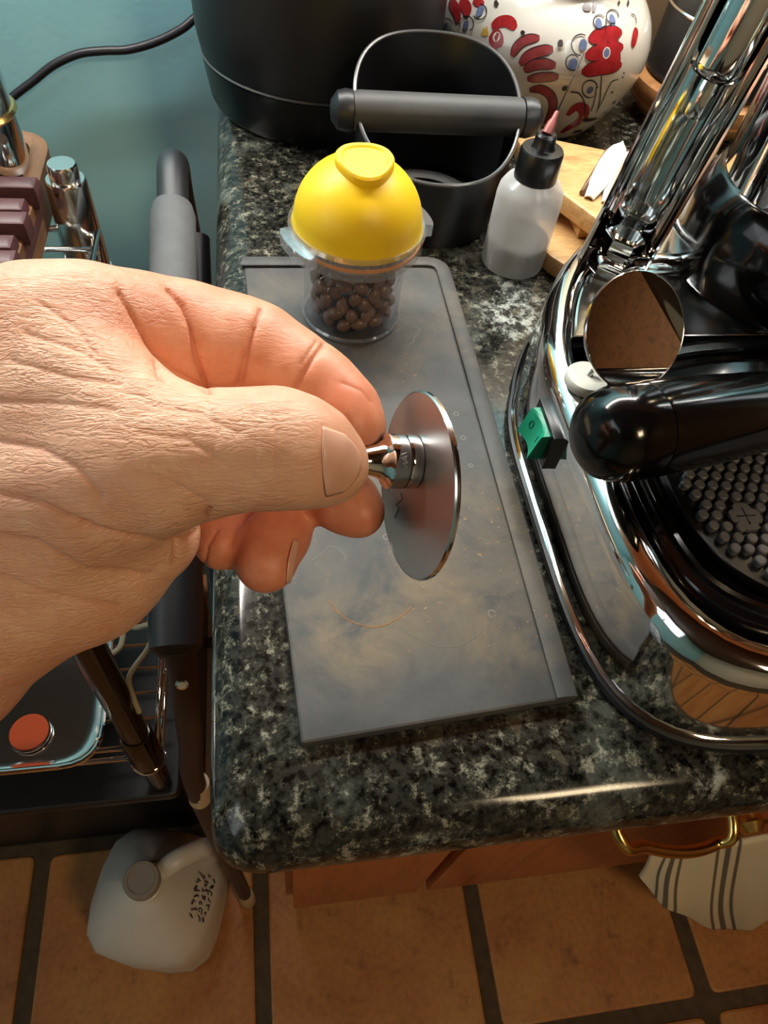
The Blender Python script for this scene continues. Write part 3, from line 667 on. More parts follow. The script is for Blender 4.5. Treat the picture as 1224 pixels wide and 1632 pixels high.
tag(B().tube([a + (0, 0, .002), b + (0, 0, .002)], .0018, 8).build('wooden_stick', 'walnut', loc=a), 'thin brown wooden stick lying under the white scrapers', 'stick')

# ================================================================== CANISTER ON A ROUND WOODEN STAND
NX, NY = 0.376, 0.600
sd = B().lathe([(0.044, 0), (0.050, .004), (0.0590, .0145), (0.0600, .0160), (0.0585, .0172), (0.0610, .0195), (0.0625, .0245), (0.0615, .030), (0.056, .032), (0.01, .032)], (NX, NY, ZC), 72).build('round_stand', 'oak_round', loc=(NX, NY, ZC)); tag(sd, 'round turned wooden stand under the black canister', 'stand')
cn = thing('canister', 'black metal canister with a silver-rimmed lid at the upper right', 'canister', (NX, NY, ZC + .0322))
B().lathe([(0.050, 0), (0.053, .0015), (0.0535, .004), (0.0520, .006), (0.0515, .0465), (0.01, .0465)], (NX, NY, ZC + .0322), 72).build('body', 'black_matte', cn)
B().lathe([(0.0525, .0465), (0.0535, .0478), (0.0525, .0490)], (NX, NY, ZC + .0322), 72).build('silver_ring', 'steel_edge', cn)
ld = B().lathe([(0.0520, .0490), (0.0520, .0615), (0.050, .0635), (0.01, .0635)], (NX, NY, ZC + .0322), 72).build('lid', 'black_satin', cn)
B().lathe([(0.0505, .0630), (0.0512, .0642), (0.0490, .0652), (0.01, .0652)], (NX, NY, ZC + .0322), 72).build('lid_top', 'white_plastic', ld)

# ================================================================== LEVER ESPRESSO MACHINE
EX, EY = 0.245, 0.205; HW, HF, HR = 0.1215, 0.1385, 0.155
def se(inset, n=120, cx=EX, cy=EY, hw=HW, hf=HF, hr=HR, pf=5.0, pr=2.0):
    out = []
    for k in range(n):
        a = 2 * PI * k / n; c_, s_ = math.cos(a), math.sin(a); p = pf if s_ < 0 else pr
        # blend exponent near the sides to stay smooth
        wv = min(1, abs(s_) * 2.2); p = 2.6 * (1 - wv) + p * wv if s_ < 0 else 2.6 * (1 - wv) + p * wv
        h_ = (hf if s_ < 0 else hr) - inset; w_ = hw - inset
        r_ = 1.0 / ((abs(c_) / w_) ** p + (abs(s_) / h_) ** p) ** (1 / p)
        out.append((cx + r_ * c_, cy + r_ * s_))
    return out
def ringz(inset, z, **kw): return [(x, y, z) for x, y in se(inset, **kw)]
em = thing('espresso_machine', 'chrome lever espresso machine with a black drip tray and green switch', 'espresso machine', (EX, EY, ZC))
B().loft([ringz(.0015, ZC), ringz(-.0012, ZC + .0008), ringz(-.0022, ZC + .0028), ringz(-.0018, ZC + .0052), ringz(.0012, ZC + .0062)]).build('base_gasket', 'black_matte', em)
bs = B().loft([ringz(.0030, ZC + .0058), ringz(.0002, ZC + .0060), ringz(-.0006, ZC + .0066), ringz(.0002, ZC + .0073), ringz(.0010, ZC + .0078), ringz(.0014, ZC + .012), ringz(.0018, ZC + .046), ringz(.0028, ZC + .0535), ringz(.0056, ZC + .0580), ringz(.0095, ZC + .0598), ringz(.0135, ZC + .0590), ringz(.0162, ZC + .0562), ringz(.0172, ZC + .0500), ringz(.0172, ZC + .0405)], cap=False).build('base_shell', 'chrome', em)
# rear deck that carries the boiler
dk = [p for p in se(.0168) if p[1] > 0.247]; x0, x1 = min(p[0] for p in dk), max(p[0] for p in dk)
B().prism(dk, ZC + .048, ZC + .0560, .0012).build('deck', 'chrome_worn', em)
TX, TY, TW, TF, TR = EX, 0.163, 0.1040, 0.0790, 0.0825
kw = dict(cx=TX, cy=TY, hw=TW, hf=TF, hr=TR, pf=3.6, pr=3.0)
tr_ = B().loft([ringz(.0045, ZC + .045, **kw), ringz(.000, ZC + .047, **kw), ringz(-.0002, ZC + .0555, **kw), ringz(.0016, ZC + .0585, **kw), ringz(.0042, ZC + .0590, **kw), ringz(.0066, ZC + .0572, **kw), ringz(.0075, ZC + .0535, **kw), ringz(.0095, ZC + .0525, **kw), ringz(.0110, ZC + .0540, **kw), ringz(.0130, ZC + .0540, **kw), ringz(.0165, ZC + .0500, **kw), ringz(.0205, ZC + .0470, **kw), ringz(.030, ZC + .0462, **kw)]).build('drip_tray', 'black_gloss', em)
gp = dict(cx=TX, cy=TY, hw=TW - .0215, hf=TF - .0150, hr=TR - .016, pf=2.7, pr=2.6); GZ = ZC + .0515
gl_ = B().loft([ringz(.001, ZC + .0470, **gp), ringz(0, ZC + .0480, **gp), ringz(0, GZ - .0012, **gp), ringz(.0008, GZ, **gp), ringz(.0026, GZ, **gp), ringz(.0030, GZ - .0010, **gp)]).build('drip_grille', 'grille_black', em)
lc_ = at_z(1189, 822, GZ + .0012)
peg0 = None; rest = B(); npeg = 0; Ri = np.linalg.inv(R); pegs = []
pit = .00575; th_ = math.radians(-7)
for i in range(-22, 23):
    for j in range(-20, 21):
        u, w = (i + .5 * (j % 2)) * pit, j * pit * .9
        x, y = TX + u * math.cos(th_) - w * math.sin(th_), TY + u * math.sin(th_) + w * math.cos(th_)
        dx, dy = abs(x - TX) / (gp['hw'] - .0065), abs(y - TY) / ((gp['hf'] if y < TY else gp['hr']) - .0065)
        if dx ** 2.7 + dy ** 2.7 > 1 or (abs(x - lc_[0]) < .0072 and abs(y - lc_[1]) < .0068 and min(abs(x - lc_[0]), abs(y - lc_[1])) < .0036): continue
        q = Ri @ (np.array((x, y, GZ)) - CAM); px, py = 612 + F_PX * q[0] / q[2], 816 + F_PX * q[1] / q[2]
        pegs.append((px, py, x, y))
prof = [(0.0022, -.0012), (0.00225, .0016), (0.0018, .0021)]
for px, py, x, y in pegs:
    if px < 1232 and npeg < 300:
        if peg0 is None:
            peg0 = B().lathe(prof, (0, 0, 0), 12).build('peg', 'peg_rubber'); o = peg0
        else: o = peg0.copy(); COL.objects.link(o)
        o.parent = gl_; o.location = Vector((x, y, GZ)) - Vector(wpos(gl_)); npeg += 1
    else: rest.lathe(prof, (x, y, GZ), 10)
ro_ = rest.build('peg_field', 'peg_rubber', gl_); ro_['kind'] = 'stuff'
cr = [(.0068, .0022), (.0058, .0034), (.0040, .0036), (.0034, .0058), (.0022, .0068)]
cross = [(sx * a_ + lc_[0], sy * b_ + lc_[1]) for sx, sy, rev in ((1, 1, 0), (-1, 1, 1), (-1, -1, 0), (1, -1, 1)) for a_, b_ in (cr if not rev else cr[::-1])]
cpl = B().prism(cross, GZ - .001, GZ + .0012, .0003).build('centre_plate', 'peg_rubber', gl_)
# (cross-shaped groove of the plate)
for dx, dy in ((.0042, .0003), (.0003, .0042)): B().box((lc_[0] - dx, lc_[1] - dy, GZ + .0010), (lc_[0] + dx, lc_[1] + dy, GZ + .00135), .0001).build('groove', 'grille_black', gl_)
# rocker switch on the left flank
sc = at_x(872, 690, EX - HW + .001); sx_ = EX - HW + .0015
bz_ = B()
def ybox(x0, x1, y0, y1, z0, z1): return B().box((x0, y0, z0), (x1, y1, z1), .0006)
sw = ybox(sx_ - .0035, sx_ + .003, sc[1] - .0125, sc[1] + .0125, sc[2] - .0105, sc[2] + .0100).build('switch_bezel', 'black_satin', em)
rg = []
for y_ in np.linspace(sc[1] - .0088, sc[1] + .0088, 9):
    e = (y_ - sc[1]) / .0088; out = .0062 + .0028 * e * e
    rg.append([(sx_, y_, sc[2] - .0078), (sx_ - out - .0018, y_, sc[2] - .0074), (sx_ - out - .0012, y_, sc[2] - .0050), (sx_ - out + .0012, y_, sc[2] + .0066), (sx_ - out + .0022, y_, sc[2] + .0074), (sx_, y_, sc[2] + .0076)])
rk = B().loft(rg).build('rocker', 'green_switch', sw)
# the O and I on the rocker
def on_rocker(y_, z_): e = (y_ - sc[1]) / .0088; out = .0062 + .0028 * e * e; q = (z_ - sc[2] + .0050) / .0116; return np.array((sx_ - out - .0012 + .0024 * q - .00012, y_, z_))
B().tube([on_rocker(sc[1] + .0045 + .0012 * math.cos(a), sc[2] + .001 + .0020 * math.sin(a)) for a in np.linspace(0, 2 * PI, 17)], .00022, 6, False).build('off_mark', 'switch_mark', rk)
B().tube([on_rocker(sc[1] - .0045, sc[2] - .001), on_rocker(sc[1] - .0045, sc[2] + .003)], .00022, 6).build('on_mark', 'switch_mark', rk)
# boiler
OX, OY = 0.274, 0.300
B().lathe([(0.055, .056), (0.0575, .060), (0.0580, .074), (0.0560, .092), (0.0515, .104), (0.0500, .105)], (OX, OY, ZC), 72).build('boiler_flange', 'black_gloss', em)
bo = B().lathe([(0.0490, .077), (0.0495, .080), (0.0495, .150), (0.0515, .152), (0.0515, .157), (0.0495, .159), (0.0495, .30), (0.045, .315), (0.02, .322)], (OX, OY, ZC), 96).build('boiler', 'chrome', em)
B().lathe([(0.018, .32), (0.020, .325), (0.020, .345), (0.012, .352)], (OX, OY, ZC), 40).build('boiler_cap', 'black_gloss', bo)
# sight glass with its polished guard
SX, SY = 0.1845, 0.300; lean = np.array((0.115, 0, 1.0)); lean /= np.linalg.norm(lean)
sg0 = np.array((SX - .006, SY, ZC + .050))
def U(rr_, z0, z1, a0, a1, n=28, th=.0011):
    h = [0, 1]; rings = []
    for k in range(n + 1):
        a = a0 + (a1 - a0) * k / n; d = np.array((math.cos(a), math.sin(a), 0))
        rings.append([sg0 + lean * z0 + d * rr_, sg0 + lean * z0 + d * (rr_ + th), sg0 + lean * z1 + d * (rr_ + th), sg0 + lean * z1 + d * rr_])
    return B().loft(rings)
sg = U(.0165, -.002, .185, math.radians(-50), math.radians(172)).build('glass_guard', 'chrome', em)
def along(prof, mat, name, par, n=28): return B().lathe(prof, sg0, n, lean).build(name, mat, par)
along([(0.0062, .020), (0.0062, .108), (0.0045, .108), (0.0045, .020)], 'clear_glass', 'gauge_tube', em)
along([(0.0110, .004), (0.0118, .006), (0.0118, .013), (0.0100, .016), (0.0088, .0165), (0.0088, .0180), (0.0108, .019), (0.0108, .0260), (0.0095, .0275), (0.007, .0280)], 'chrome', 'lower_nut', em, 6)
along([(0.0050, .086), (0.0056, .088), (0.0056, .101), (0.0050, .102)], 'steel_edge', 'gland', em)
along([(0.0090, .102), (0.0112, .104), (0.0118, .107), (0.0118, .185), (0.010, .188)], 'chrome', 'upper_fitting', em)
for z_ in (.010, .175):
    p_ = sg0 + lean * z_; B().tube([p_, (OX - .03, OY, p_[2])], .006, 16).build('elbow_pipe', 'chrome', em)
# brew group and portafilter with its black handle
E0, E1 = at_d(954, 696, .2505), at_d(1224, 655, .296); hd = (E1 - E0) / np.linalg.norm(E1 - E0); E0 = E0 - hd * .004
GH = E0 + hd * .160
B().lathe([(0.034, -.018), (0.0345, -.016), (0.0345, .012), (0.031, .016), (0.029, .120), (0.020, .126)], GH, 64).build('brew_group', 'chrome', em)
B().tube([GH + (0, 0, .07), (OX, OY, GH[2] + .07)], .017, 32).build('group_neck', 'chrome', em)
pf = thing('portafilter', 'black glossy portafilter handle pointing left over the drip tray', 'portafilter', E0)
B().lathe([(0.030, -.050), (0.0315, -.048), (0.0325, -.0195), (0.030, -.0190)], GH, 56).build('basket_holder', 'chrome', pf)
hb = B().lathe([(0.0178, .0235), (0.0181, .026), (0.0178, .060), (0.0165, .095), (0.0135, .106)], E0, 56, hd).build('handle', 'black_gloss', pf)
B().lathe([(0.0010, -.0010), (0.0068, -.0004), (0.0120, .0014), (0.0155, .0050), (0.0173, .0105), (0.0179, .0170), (0.0179, .0228), (0.0172, .0233)], E0, 56, hd).build('end_cap', 'black_gloss', pf)
fe = E0 + hd * .106
B().lathe([(0.0110, 0), (0.0110, .006), (0.006, .010), (0.006, .030)], fe, 32, hd).build('ferrule', 'chrome', pf)
# shot mirror on a white magnetic foot
mc = at_d(1014, 528, .300); vd = (CAM - mc) / np.linalg.norm(CAM - mc); rt = R[:, 0]; rt = rt - vd * (rt @ vd); rt /= np.linalg.norm(rt)
nm = vd * math.cos(math.radians(37)) + rt * math.sin(math.radians(37)) + np.array((0, 0, .02)); nm /= np.linalg.norm(nm)
mf = at_z(932, 612, ZC + .0598)
sm_ = thing('shot_mirror', 'round mirror on a white foot standing on the machine base', 'mirror', mf)
B().lathe([(0.0240, -.0016), (0.0243, -.0010), (0.0243, -.0002), (0.0239, .0)], mc, 72, nm).build('mirror_glass', 'mirror', sm_)
B().lathe([(0.0243, -.0019), (0.0247, -.0015), (0.0247, -.0003), (0.0243, .0001)], mc, 72, nm, closed=True).build('bezel', 'steel_edge', sm_)
B().lathe([(0.0090, 0), (0.0097, .001), (0.0097, .0040), (0.0090, .0050), (0.003, .0052)], mf, 40).build('magnet_foot', 'white_plastic', sm_)
B().tube(catmull([mf + (0, 0, .0045), mf + (.004, .002, .012), mc - nm * .008 + (-.006, 0, -.006), mc - nm * .0015], 6), .0011, 10).build('stem', 'steel_edge', sm_)

# ================================================================== WIRE RACK ON THE LEFT
RX = -0.122
rk_ = thing('wire_rack', 'chrome wire shelving rack on the left beside the counter', 'shelving rack', (RX - .2, .34, .4272))
PY = (0.4646, 0.2187)
for py_ in PY:
    top = ZC + .002 if py_ > .3 else .80
    po = B().lathe([(0.011, .4272), (0.0112, .44), (0.0112, top)], (RX, py_, 0), 28).build('post', 'chrome_worn' if py_ > .3 else 'dark_chrome', rk_)
    B().lathe([(0.0118, top - .004), (0.0122, top - .002), (0.0112, top + .000), (0.0095, top + .001), (0.0095, top + .012), (0.0085, top + .014)], (RX, py_, 0), 28).build('post_cap', 'dark_frame' if py_ < .3 else 'chrome_worn', po)
    po2 = B().lathe([(0.011, .4272), (0.0112, .44), (0.0112, top)], (RX - .42, py_, 0), 20).build('post', 'chrome_worn', rk_)
def shelf(z, y0, y1, step):
    x0, x1 = RX - .42, RX + .012
    for zz_ in (z, z - .028):
        for yy in (y0, y1): B().tube([(x0, yy, zz_), (x1, yy, zz_)], .0026, 8).build('rail', 'chrome', rk_)
        for xx in (x0, x1): B().tube([(xx, y0, zz_), (xx, y1, zz_)], .0026, 8).build('rail', 'chrome', rk_)
    w0 = None
    for yy in np.arange(y0 + step, y1 - .004, step):
        if w0 is None: w0 = B().tube([(x0, yy, z + .004), (x1, yy, z + .004)], .0017, 6).build('wire', 'chrome', rk_); y00 = yy
        else: o = w0.copy(); COL.objects.link(o); o.location = (w0.location[0], w0.location[1] + yy - y00, w0.location[2])
    zg = []
    for k, yy in enumerate(np.arange(y0, y1 + .001, step / 2)): zg.append((x1, yy, z - (.026 if k % 2 else .002)))
    B().tube(zg, .0016, 6).build('side_truss', 'chrome', rk_)
    for py_ in PY:
        B().lathe([(0.0135, z - .032), (0.0150, z - .030), (0.0142, z - .002), (0.0130, z + .034), (0.0120, z + .036)], (RX, py_, 0), 28).build('sleeve', 'dark_chrome' if z < .8 else 'chrome_worn', rk_)
        B().lathe([(0.0135, z - .034), (0.0160, z - .0335), (0.0160, z - .0305), (0.0135, z - .030)], (RX, py_, 0), 28).build('collar_ring', 'chrome', rk_)
shelf(.880, .2187, .4646, .024); shelf(.535, .2187, .4646, .024)
# walnut tray on the top shelf
TZ = .916
c0, c1 = at_z(78, 430, TZ), at_z(78, 250, TZ)
tx1 = (c0[0] + c1[0]) / 2 - .011; ty1 = at_z(50, 203, TZ)[1]
tray_out = rounded([(tx1 - .30, .235), (tx1, .235), (tx1, ty1), (tx1 - .30, ty1)], .030, 8); tray_in = rounded([(tx1 - .289, .246), (tx1 - .011, .246), (tx1 - .011, ty1 - .011), (tx1 - .289, ty1 - .011)], .020, 8)
wt = thing('walnut_tray', 'walnut tray with a rounded rim on the wire rack', 'tray', (tx1 - .15, .36, .886))
z0 = .8862
B().loft([[(x, y, z0) for x, y in tray_out], [(x, y, TZ - .002) for x, y in tray_out], [(x * .3 + a_ * .7, y * .3 + b_ * .7, TZ) for (x, y), (a_, b_) in zip(tray_in, tray_out)], [(x * .7 + a_ * .3, y * .7 + b_ * .3, TZ) for (x, y), (a_, b_) in zip(tray_in, tray_out)], [(x, y, TZ - .002) for x, y in tray_in], [(x, y, z0 + .006) for x, y in tray_in]]).build('frame', 'walnut', wt)
B().prism(rounded([(tx1 - .288, .247), (tx1 - .012, .247), (tx1 - .012, ty1 - .012), (tx1 - .288, ty1 - .012)], .019, 8), z0 + .0062, z0 + .008, .0005).build('lining', 'felt_cream', wt)
# ribbed maroon block in the tray
mb = at_z(-6, 345, TZ + .01)
mo = thing('maroon_block', 'ribbed dark maroon block in the walnut tray', 'block', (mb[0], mb[1], z0 + .0082))
B().box((mb[0] - .05, mb[1] - .05, z0 + .0083), (mb[0] + .012, mb[1] + .045, TZ - .006), .004).build('core', 'maroon_wax', mo)
for k in range(5): 
    y_ = mb[1] - .044 + k * .019; B().box((mb[0] - .048, y_, TZ - .0065), (mb[0] + .016 - .005 * (k % 2), y_ + .014, TZ + .010 - .003 * (k % 2)), .004).build('rib', 'maroon_wax', mo)
# polished steel vessel at the back of the tray
vb = at_z(-28, 250, TZ)
ve = thing('steel_vessel', 'polished steel vessel at the top left edge of the photograph', 'vessel', (vb[0], ty1 - .050, z0 + .0082))
vx, vy = at_z(-22, 240, TZ)[0], ty1 - .045
B().lathe([(0.026, 0), (0.0285, .003), (0.0285, .045), (0.026, .09), (0.022, .15), (0.018, .155)], (vx, vy, z0 + .0082), 48).build('body', 'chrome', ve)
B().lathe([(0.0290, .052), (0.0305, .054), (0.0290, .056)], (vx, vy, z0 + .0082), 48).build('brass_band', 'brass', ve)
# pans on the middle shelf
pn = thing('steel_pan', 'shiny steel pan with a rolled rim on the middle rack shelf', 'pan', (RX - .17, .33, .541))
def pan_ring(ins, z): return [(x, y, z) for x, y in rounded([(RX - .36 + ins, .188 + ins), (RX - .020 - ins, .188 + ins), (RX - .020 - ins, .445 - ins), (RX - .36 + ins, .445 - ins)], .03, 6)]
B().loft([pan_ring(.030, .5412), pan_ring(.020, .544), pan_ring(.004, .590), pan_ring(-.001, .596), pan_ring(.002, .598), pan_ring(.007, .590), pan_ring(.024, .547)]).build('pan_body', 'steel_edge', pn)
B().tube([p for p in pan_ring(.000, .596)] + [pan_ring(0, .596)[0]], .0022, 8, False).build('rolled_rim', 'chrome', pn)
oc = at_z(45, 1165, .555)
ol = thing('orange_lid', 'small orange-red oval lid lying in the steel pan', 'lid', (oc[0], oc[1], .5475))
B().lathe([(0.015, 0), (0.0165, .002), (0.0165, .004), (0.0155, .006), (0.001, .0065)], (oc[0], oc[1], .5475), 36).build('cap', 'orange_red', ol)
B().lathe([(0.0170, .001), (0.0174, .003), (0.0170, .005)], (oc[0], oc[1], .5475), 36).build('lip', 'chrome', ol)
bn = thing('low_bench', 'low black bench on the floor carrying the wire rack', 'bench', (-.42, .46, 0))
def bring(ins, z): return [(x, y, z) for x, y in rounded([(-.74 + ins, .262 + ins), (-.115 - ins, .262 + ins), (-.115 - ins, .66 - ins), (-.74 + ins, .66 - ins)], .02, 5)]
B().loft([bring(.012, .0005), bring(.008, .004), bring(0, .40), bring(0, .4118)]).build('bench_body', 'black_matte', bn)
B().prism(rounded([(-.75, .203), (-.103, .203), (-.103, .668), (-.75, .668)], .012, 4), .412, .427, .003).build('bench_top', 'black_matte', bn)
# cream cord looped over the shelf
cd = [at_d(px, py, d) for px, py, d in ((170, 1048, .52), (192, 1030, .53), (196, 1000, .54), (188, 990, .545), (215, 1000, .53), (238, 996, .52), (246, 1005, .52), (235, 1035, .525), (206, 1078, .53), (212, 1110, .54), (222, 1135, .55))]
tag(B().tube(catmull(cd, 6), .0022, 8).build('cream_cord', 'cord_beige', loc=cd[5]), 'thin cream cord looped over the wire rack', 'cord')

# ================================================================== TUBULAR FRAME WITH A FOAM GRIP
FX = -0.056
tf = thing('tubular_frame', 'dark tubular frame with a grey foam grip between rack and counter', 'frame', (FX, .3, 0))
r0, r1 = np.array((FX, .487, .912)), np.array((FX - .001, .178, .800))
def rail(t): return r0 + (r1 - r0) * t
B().tube([rail(t) for t in (.095, .12, .5, .77, .80)], [.0130, .0150, .0150, .0150, .0140], 28).build('foam_grip', 'grey_foam', tf)
B().tube(catmull([rail(.16), rail(.08), rail(.0), rail(-.035) + (0, 0, -.010), rail(-.045) + (0, 0, -.030), (FX + .003, .500, .82), (FX + .002, .520, .66), (FX, .555, .40), (FX, .60, .012)], 7), .0105, 24).build('back_leg', 'dark_frame', tf)
B().tube([rail(.70), rail(.90), rail(.985), rail(1.0)], [.0150, .0158, .0145, .009], 28).build('front_socket', 'black_matte', tf)
LG1, LG2, LG3 = at_z(303, 1175, .67), at_z(319, 1272, .545), at_z(393, 1430, .03)
fk = B().tube(catmull([rail(.95), rail(.985) + (0, 0, -.03), LG1, LG2, LG3], 6), .0085, 20).build('front_leg', 'dark_leg', tf)
B().lathe([(0.0035, 0), (0.0038, .0008), (0.0025, .0014)], at_z(290, 1090, .775), 16, (0, -1, .6)).build('rivet', 'steel_edge', fk)
B().tube([LG1 * .28 + LG2 * .72, LG2], .0092, 20).build('pale_sleeve', 'pale_plastic', tf)
B().lathe([(0.011, 0), (0.0118, .002), (0.0108, .055), (0.009, .06)], (LG3[0], LG3[1], 0.0), 24).build('foot_tip', 'pale_plastic', tf)
B().tube([(FX + .012, .47, .87), (FX + .012, .34, .80), (FX + .012, .20, .45), (FX + .010, .165, .30)], .009, 16).build('cross_brace', 'black_matte', tf)

# ================================================================== MILK JUG ON THE FLOOR
QX, QY = -0.168, 0.162; qa = math.radians(-14)
jg = thing('milk_jug', 'translucent white plastic gallon jug standing on the tile floor', 'jug', (QX, QY, 0))
def octo(h, ch, z, n=3):
    ch = ch * 1.55
    P_ = rounded([(-h, -h), (h, -h), (h, h), (-h, h)], ch, n); return [(QX + x * math.cos(qa) - y * math.sin(qa), QY + x * math.sin(qa) + y * math.cos(qa), z) for x, y in P_]
body = [octo(.068, .03, .0005), octo(.076, .034, .006), octo(.0765, .034, .04), octo(.0755, .034, .05), octo(.0765, .034, .06), octo(.0765, .034, .135), octo(.073, .034, .150), octo(.060, .040, .178), octo(.040, .034, .205), octo(.026, .025, .220), octo(.0195, .0190, .226), octo(.0185, .0180, .236)]
B().loft(body).build('jug_body', 'milk_plastic', jg, ang=math.radians(65))
B().lathe([(0.0205, .232), (0.0208, .234), (0.0205, .247), (0.0195, .2485), (0.0155, .2488), (0.0150, .2478), (0.001, .2478)], (QX, QY, 0), 40).build('cap', 'jug_cap', jg)
B().lathe([(0.0208, .2300), (0.0222, .2308), (0.0222, .2328), (0.0208, .2335)], (QX, QY, 0), 40).build('neck_ring', 'milk_plastic', jg)
ha = math.radians(28); hx, hy = math.cos(ha), math.sin(ha)
B().tube(catmull([(QX + .016 * hx, QY + .016 * hy, .224), (QX + .045 * hx, QY + .045 * hy, .228), (QX + .075 * hx, QY + .075 * hy, .200), (QX + .080 * hx, QY + .080 * hy, .150), (QX + .070 * hx, QY + .070 * hy, .115)], 6), .0125, 18).build('handle', 'milk_plastic', jg)
# handwritten marker strokes on the shoulder
def sh(u, v):   # point on the right shoulder
    x_, z_ = .0735 - .030 * v, .150 + .0600 * v
    x_ = np.interp(z_, [.150, .178, .205], [.073, .060, .040]) + .0012
    return (QX + x_ * math.cos(qa) - u * math.sin(qa), QY + x_ * math.sin(qa) + u * math.cos(qa), z_ + .0008)
for r_ in range(3):
    for k in range(7):
        u0 = .022 - k * .0075; v0 = .12 + r_ * .20
        p_ = [sh(u0 + random.uniform(-.003, .003), v0 + random.uniform(-.05, .12)) for _ in range(4)]
        B().tube(catmull(p_, 3), .0007, 5).build('marker_stroke', 'marker_ink', jg)
# ================================================================== THE HAND (own frame: x right, y down, z away from the lens; metres)
def HP(px, py, d): return np.array(((px - 612.0) / F_PX * d, (py - 816.0) / F_PX * d, d))
def to_world(p): return CAM + np.asarray(p) @ R.T
# chains of (px, py, depth, radius mm); k = blend in mm
CH = {
 'palm': (7.0, 0.0, [
    [(-600, 1330, .235, 30), (-420, 1210, .215, 29), (-150, 1020, .190, 30), (30, 900, .180, 26), (140, 900, .180, 18), (235, 850, .178, 13)],
    [(-150, 1020, .190, 30), (-60, 800, .182, 28), (30, 600, .174, 18.5), (62, 540, .1705, 16.2), (140, 531, .1715, 15.6)],
    [(-60, 830, .180, 28), (60, 790, .172, 23), (160, 760, .164, 18.5), (240, 738, .158, 15.2)],
    [(30, 620, .172, 18), (100, 650, .167, 17), (170, 690, .162, 15)],
    [(96, 545, .166, 13), (140, 600, .163, 11.5), (195, 652, .160, 11), (250, 690, .158, 11)],
    [(-60, 830, .190, 26), (60, 700, .196, 20), (120, 640, .200, 16)],
    [(60, 880, .190, 20), (160, 830, .198, 15)],
 ]),
 'thumb': (5.0, 5.0, [[(215, 738, .160, 15.8), (300, 727, .159, 13.9), (365, 719, .1585, 12.6), (438, 715, .1590, 12.6), (478, 722, .1600, 11.4), (512, 735, .1615, 9.3), (534, 745, .1630, 7.0)]]),
 'index': (4.0, 2.6, [[(62, 540, .1705, 16.2), (140, 531, .1715, 15.6), (220, 536, .1800, 15.2), (300, 544, .185, 14.5), (370, 553, .189, 13.1), (412, 566, .190, 12.6), (470, 598, .190, 11.2), (512, 626, .191, 10.6), (548, 662, .190, 9.9), (567, 686, .1885, 8.0)],
    [(176, 500, .1800, 9.2), (218, 560, .1815, 9.4), (250, 620, .183, 8.4)], [(300, 590, .186, 11), (240, 600, .190, 11)]]),
 'middle': (3.0, 4.0, [[(90, 640, .200, 15), (260, 680, .222, 12.5), (395, 700, .222, 11.5), (480, 742, .212, 10.4), (528, 782, .205, 9.5), (556, 803, .200, 8.8), (574, 818, .198, 6.9)]]),
 'ring': (3.0, 4.0, [[(80, 720, .204, 15), (250, 770, .226, 12), (370, 770, .224, 11.2), (440, 800, .213, 10.2), (440, 850, .203, 9.6), (424, 896, .196, 8.6)]]),
 'pinky': (3.0, 4.0, [[(90, 820, .200, 13), (230, 830, .214, 10.5), (310, 822, .212, 9.6), (346, 840, .206, 8.8), (352, 868, .200, 7.4)]]),
}
ORDER = ['palm', 'thumb', 'index', 'middle', 'ring', 'pinky']
SEG = {g: [(HP(*a[:3]), a[3] / 1000, HP(*b[:3]), b[3] / 1000) for ch in CH[g][2] for a, b in zip(ch[:-1], ch[1:])] for g in ORDER}
def seg_d(P, s):
    a, ra, b, rb = s; ba = b - a; h = np.clip(((P - a) @ ba) / (ba @ ba), 0, 1)
    return np.linalg.norm(P - a - h[..., None] * ba, axis=-1) - (ra + (rb - ra) * h)
def smin(a, b, k):
    if k <= 0: return np.minimum(a, b)
    h = np.maximum(k - np.abs(a - b), 0) / k; return np.minimum(a, b) - h * h * k * .25
BIG = 0.05
def field(P):
    tot = None
    for g in ORDER:
        f = None; k = CH[g][0] / 1000
        for s in SEG[g]:
            d = seg_d(P, s); f = d if f is None else smin(f, d, k)
        tot = f if tot is None else smin(tot, f, CH[g][1] / 1000)
    return tot
h = 0.00095
lo = np.array((-.286, -.068, .134)); hi = np.array((.006, .141, .270)); N = np.ceil((hi - lo) / h).astype(int) + 1
GR = np.full(tuple(N), BIG, np.float32); AX = [lo[i] + h * np.arange(N[i]) for i in range(3)]
grp = {}
for g in ORDER:
    G1 = np.full(tuple(N), BIG, np.float32); k = CH[g][0] / 1000
    for s in SEG[g]:
        a, ra, b, rb = s; m_ = max(ra, rb) + .012
        i0 = np.clip(((np.minimum(a, b) - m_ - lo) / h).astype(int), 0, N); i1 = np.clip(((np.maximum(a, b) + m_ - lo) / h).astype(int) + 2, 0, N)
        if (i1 <= i0).any(): continue
        sl = tuple(slice(i0[q], i1[q]) for q in range(3))
        X_, Y_, Z_ = np.meshgrid(AX[0][sl[0]], AX[1][sl[1]], AX[2][sl[2]], indexing='ij')
        d = seg_d(np.stack((X_, Y_, Z_), -1), s).astype(np.float32); G1[sl] = smin(G1[sl], d, k)
    GR = smin(GR, G1, CH[g][1] / 1000) if g != 'palm' else G1
